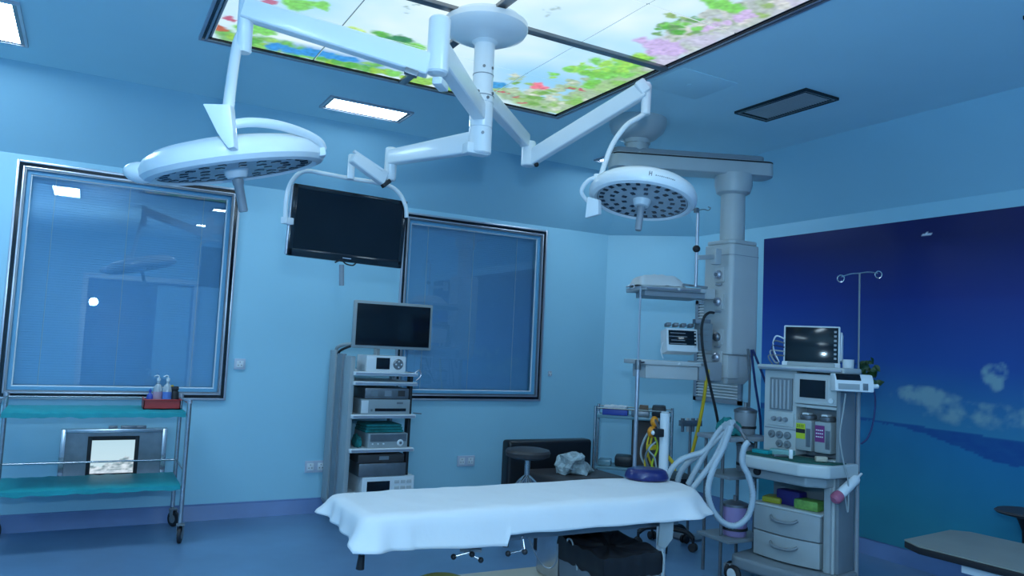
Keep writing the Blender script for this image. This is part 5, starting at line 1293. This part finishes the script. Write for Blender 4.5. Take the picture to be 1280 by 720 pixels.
# ------------------------------------------------------------------ infusion stand with pump, plant and bottle
_q = at(1071, 640, 4.14); IX, IY = _q.x, _q.y
ipd = 4.14
t = thing('infusion_stand', 'tall chrome infusion stand with a double-hook top in front of the mural', 'stand', (IX, IY, 0))
zt_ = at(1077, 339, ipd).z
MB().cyl((IX, IY, .8), (IX, IY, zt_), .0048, n=10).build('inner_pole', 'creamd', t)
MB().cyl((IX, IY, .05), (IX, IY, 1.21), .0125, n=14).build('outer_pole', 'pgrey2', t)
b = MB(); top = Vector((IX, IY, zt_)); b.tube([top-RT*.10-Z_*.02, top-RT*.05-Z_*.004, top, top+RT*.05+Z_*.006, top+RT*.10+Z_*.0], .004, n=8); b.build('hook_bar', 'steel', t)
for sg, dz in ((-1, -.030), (1, -.008)):
    c = top+RT*(sg*.105)+Z_*dz; MB().tube([c+RT*(.019*math.cos(a))+UP*(.019*math.sin(a)) for a in [i*2*math.pi/10 for i in range(10)]], .0035, n=6, sub=3, closed=True).build('hook', 'steel', t)
for k in range(5):
    a = k*2*math.pi/5+.75; e = Vector((IX+.25*math.cos(a), IY+.25*math.sin(a), .055)); g = MB().obox((IX, IY, .075), e, .03, .022).build('leg', 'black', t, bevel=.005)
    MB().lathe([(0, -.01), (.022, -.01), (.025, -.006), (.025, .006), (.022, .01), (0, .01)], (e.x, e.y, .0255), (math.sin(a), -math.cos(a), 0), n=18).build('wheel', 'black', g)
MB().cyl((IX, IY, .05), (IX, IY, .11), .03, n=16).build('hub', 'black', t)
pc = at(1061, 478, ipd-.10); rx = Vector((RT.x*.95+.05, RT.y-.05, 0)).normalized()
t = thing('infusion_pump', 'white infusion pump with sloping dark display clamped on the infusion stand', 'pump', tuple(pc-Z_*.06))
nzf = Vector((rx.y, -rx.x, 0)); nzf = nzf if nzf.dot(pc-CAM) < 0 else -nzf
pf = [(-.0, .045), (.055, .045), (.075, .015), (.080, -.045), (.0, -.05)]      # (towards camera, up)
b = MB(); b.prism([pc-rx*.10+nzf*a+Z_*z for a, z in pf], rx*.20); b.build('housing', 'white2', t, bevel=.008)
ua = (Z_*.030-nzf*.020).normalized()
MB().fbox(pc-rx*.030+nzf*.0675+Z_*.029, rx, ua, (.125, .036, .006)).build('display', 'screen', t, bevel=.001)
MB().fbox(pc-rx*.03+nzf*.079+Z_*-.020, rx, Z_, (.11, .03, .004)).build('front_panel', 'cream', t, bevel=.001)
MB().fbox(pc+rx*.055+nzf*.079+Z_*-.018, rx, Z_, (.026, .036, .006)).build('keypad', 'steeld', t, bevel=.002)
MB().cyl(pc+rx*.10+nzf*.04-Z_*.015, pc+rx*.135+nzf*.04-Z_*.012, .012, n=14).build('syringe_knob', 'white2', t)
MB().obox(pc+rx*.02, Vector((IX, IY, pc.z)), .04, .05).build('pole_clamp', 'creamd', t, bevel=.004)
cable('drip_line', [at(x, y, ipd-.05) for x, y in ((1084, 482), (1092, 488), (1094, 505), (1091, 530), (1084, 548), (1076, 555))], .005, 'bluecable', 'dark blue drip line looping from the infusion pump to the pole')
cable('drip_line', [at(x, y, ipd-.14) for x, y in ((1057, 492), (1054, 515), (1050, 545), (1054, 575), (1060, 600), (1060, 640), (1056, 618))], .004, 'cream', 'thin clear line hanging between the machine and the infusion pole')
# leafy plant
pl = at(1080, 479, ipd+.14)
t = thing('leafy_plant', 'bushy dark green leafy plant behind the infusion pump', 'plant', tuple(pl))
MB().tube([pl-Z_*.04, pl+Z_*.03, pl+RT*.01+Z_*.08], .006, n=6).build('stem', 'plant', t)
rnd = random.Random(4)
lm_ = bpy.data.meshes.new('leaf'); lm_.from_pydata([(0, 0, 0), (.25, .03, .28), (.55, .05, .30), (1, -.12, 0), (.55, .05, -.30), (.25, .03, -.28), (.3, -.02, 0), (.6, -.03, 0)], [],
    [(0, 1, 6), (1, 2, 7, 6), (2, 3, 7), (0, 6, 5), (5, 6, 7, 4), (4, 7, 3)]); lm_.materials.append(M['plant'])
for k in range(46):
    c = RT*rnd.uniform(-.035, .065)+Z_*rnd.uniform(-.03, .115)+FW*rnd.uniform(-.03, .05)
    d = Vector((rnd.gauss(0, 1), rnd.gauss(0, 1), rnd.gauss(.1, .9))).normalized(); x, y, z = frame_from(d)
    L = rnd.uniform(.035, .06)
    o = bpy.data.objects.new('leaf', lm_); C.objects.link(o); o.parent = t
    o.matrix_local = MW[t.name].inverted() @ Matrix.Translation(pl+c) @ Matrix((z, x, y)).transposed().to_4x4() @ Matrix.Diagonal((L, L, L, 1))
# tilted bottle hanging at the pole
p0, p1 = at(1077, 592, ipd-.06), at(1046, 622, ipd-.16); ax_ = (p1-p0).normalized(); L = (p1-p0).length
t = thing('hanging_bottle', 'white bottle with a pink end hanging tilted from the infusion pole', 'bottle', tuple(p1))
MB().lathe([(0, 0), (.006, 0), (.008, .03), (.020, .045), (.026, .06), (.027, L*.86), (.024, L*.9), (0, L*.9)], p0, ax_, n=22).build('body', 'white2', t)
MB().lathe([(0, L*.88), (.027, L*.88), (.032, L*.95), (.030, L*1.06), (.018, L*1.12), (0, L*1.12)], p0, ax_, n=22).build('cap', 'pink', t)
MB().obox(p0+ax_*.02, Vector((IX, IY, p0.z)), .01, .012).build('hanger', 'steeld', t)

# ------------------------------------------------------------------ bench and stool at lower right
bz = .47
b0 = atZ(1148, 683, bz); b1 = atZ(1160, 669, bz); bd = (atZ(1280, 716, bz)-b0); bd.normalize()
bs = Vector((-bd.y, bd.x, 0)); bs = bs if bs.x > 0 else -bs
t = thing('bench', 'low bench with grey top, dark edge and white frame at the lower right corner', 'bench', (b0.x+.3, b0.y-.5, 0))
ptsb = [b0, b0+bs*.06-bd*.10, b0+bs*.50-bd*.12, b0+bs*.56-bd*.05, b0+bs*.56+bd*1.6, b0+bd*1.6]
MB().prism([p-Z_*.004 for p in ptsb], Z_*.006).build('top', 'bench', t)
MB().prism([p-Z_*.035 for p in ptsb], Z_*.030).build('edge', 'black', t, bevel=.006)
MB().obox(b0+bd*.16+bs*.06-Z_*.055, b0+bd*1.5+bs*.06-Z_*.055, .02, .045).build('side_frame', 'white2', t, bevel=.003)
MB().obox(b0+bd*.16+bs*.50-Z_*.055, b0+bd*1.5+bs*.50-Z_*.055, .02, .045).build('side_frame', 'white2', t, bevel=.003)
for s1 in (.3, 1.4):
    for s2 in (.08, .48): q = b0+bd*s1+bs*s2; MB().cyl((q.x, q.y, 0), (q.x, q.y, bz-.06), .02).build('leg', 'white2', t)
q = atZ(1285, 641, .52)
t = thing('bar_stool', 'black round-topped stool at the right edge beyond the bench', 'stool', (q.x, q.y, 0))
MB().lathe([(0, .495), (.09, .497), (.145, .508), (.155, .518), (.145, .526), (0, .53)], (q.x, q.y, 0), n=44).build('seat', 'brown', t)
MB().lathe([(0, .04), (.028, .04), (.028, .42), (.045, .47), (.06, .50), (0, .50)], (q.x, q.y, 0), n=24).build('post', 'black', t)
MB().lathe([(0, 0), (.19, 0), (.19, .015), (.05, .045), (0, .045)], (q.x, q.y, 0), n=36).build('base', 'black', t)
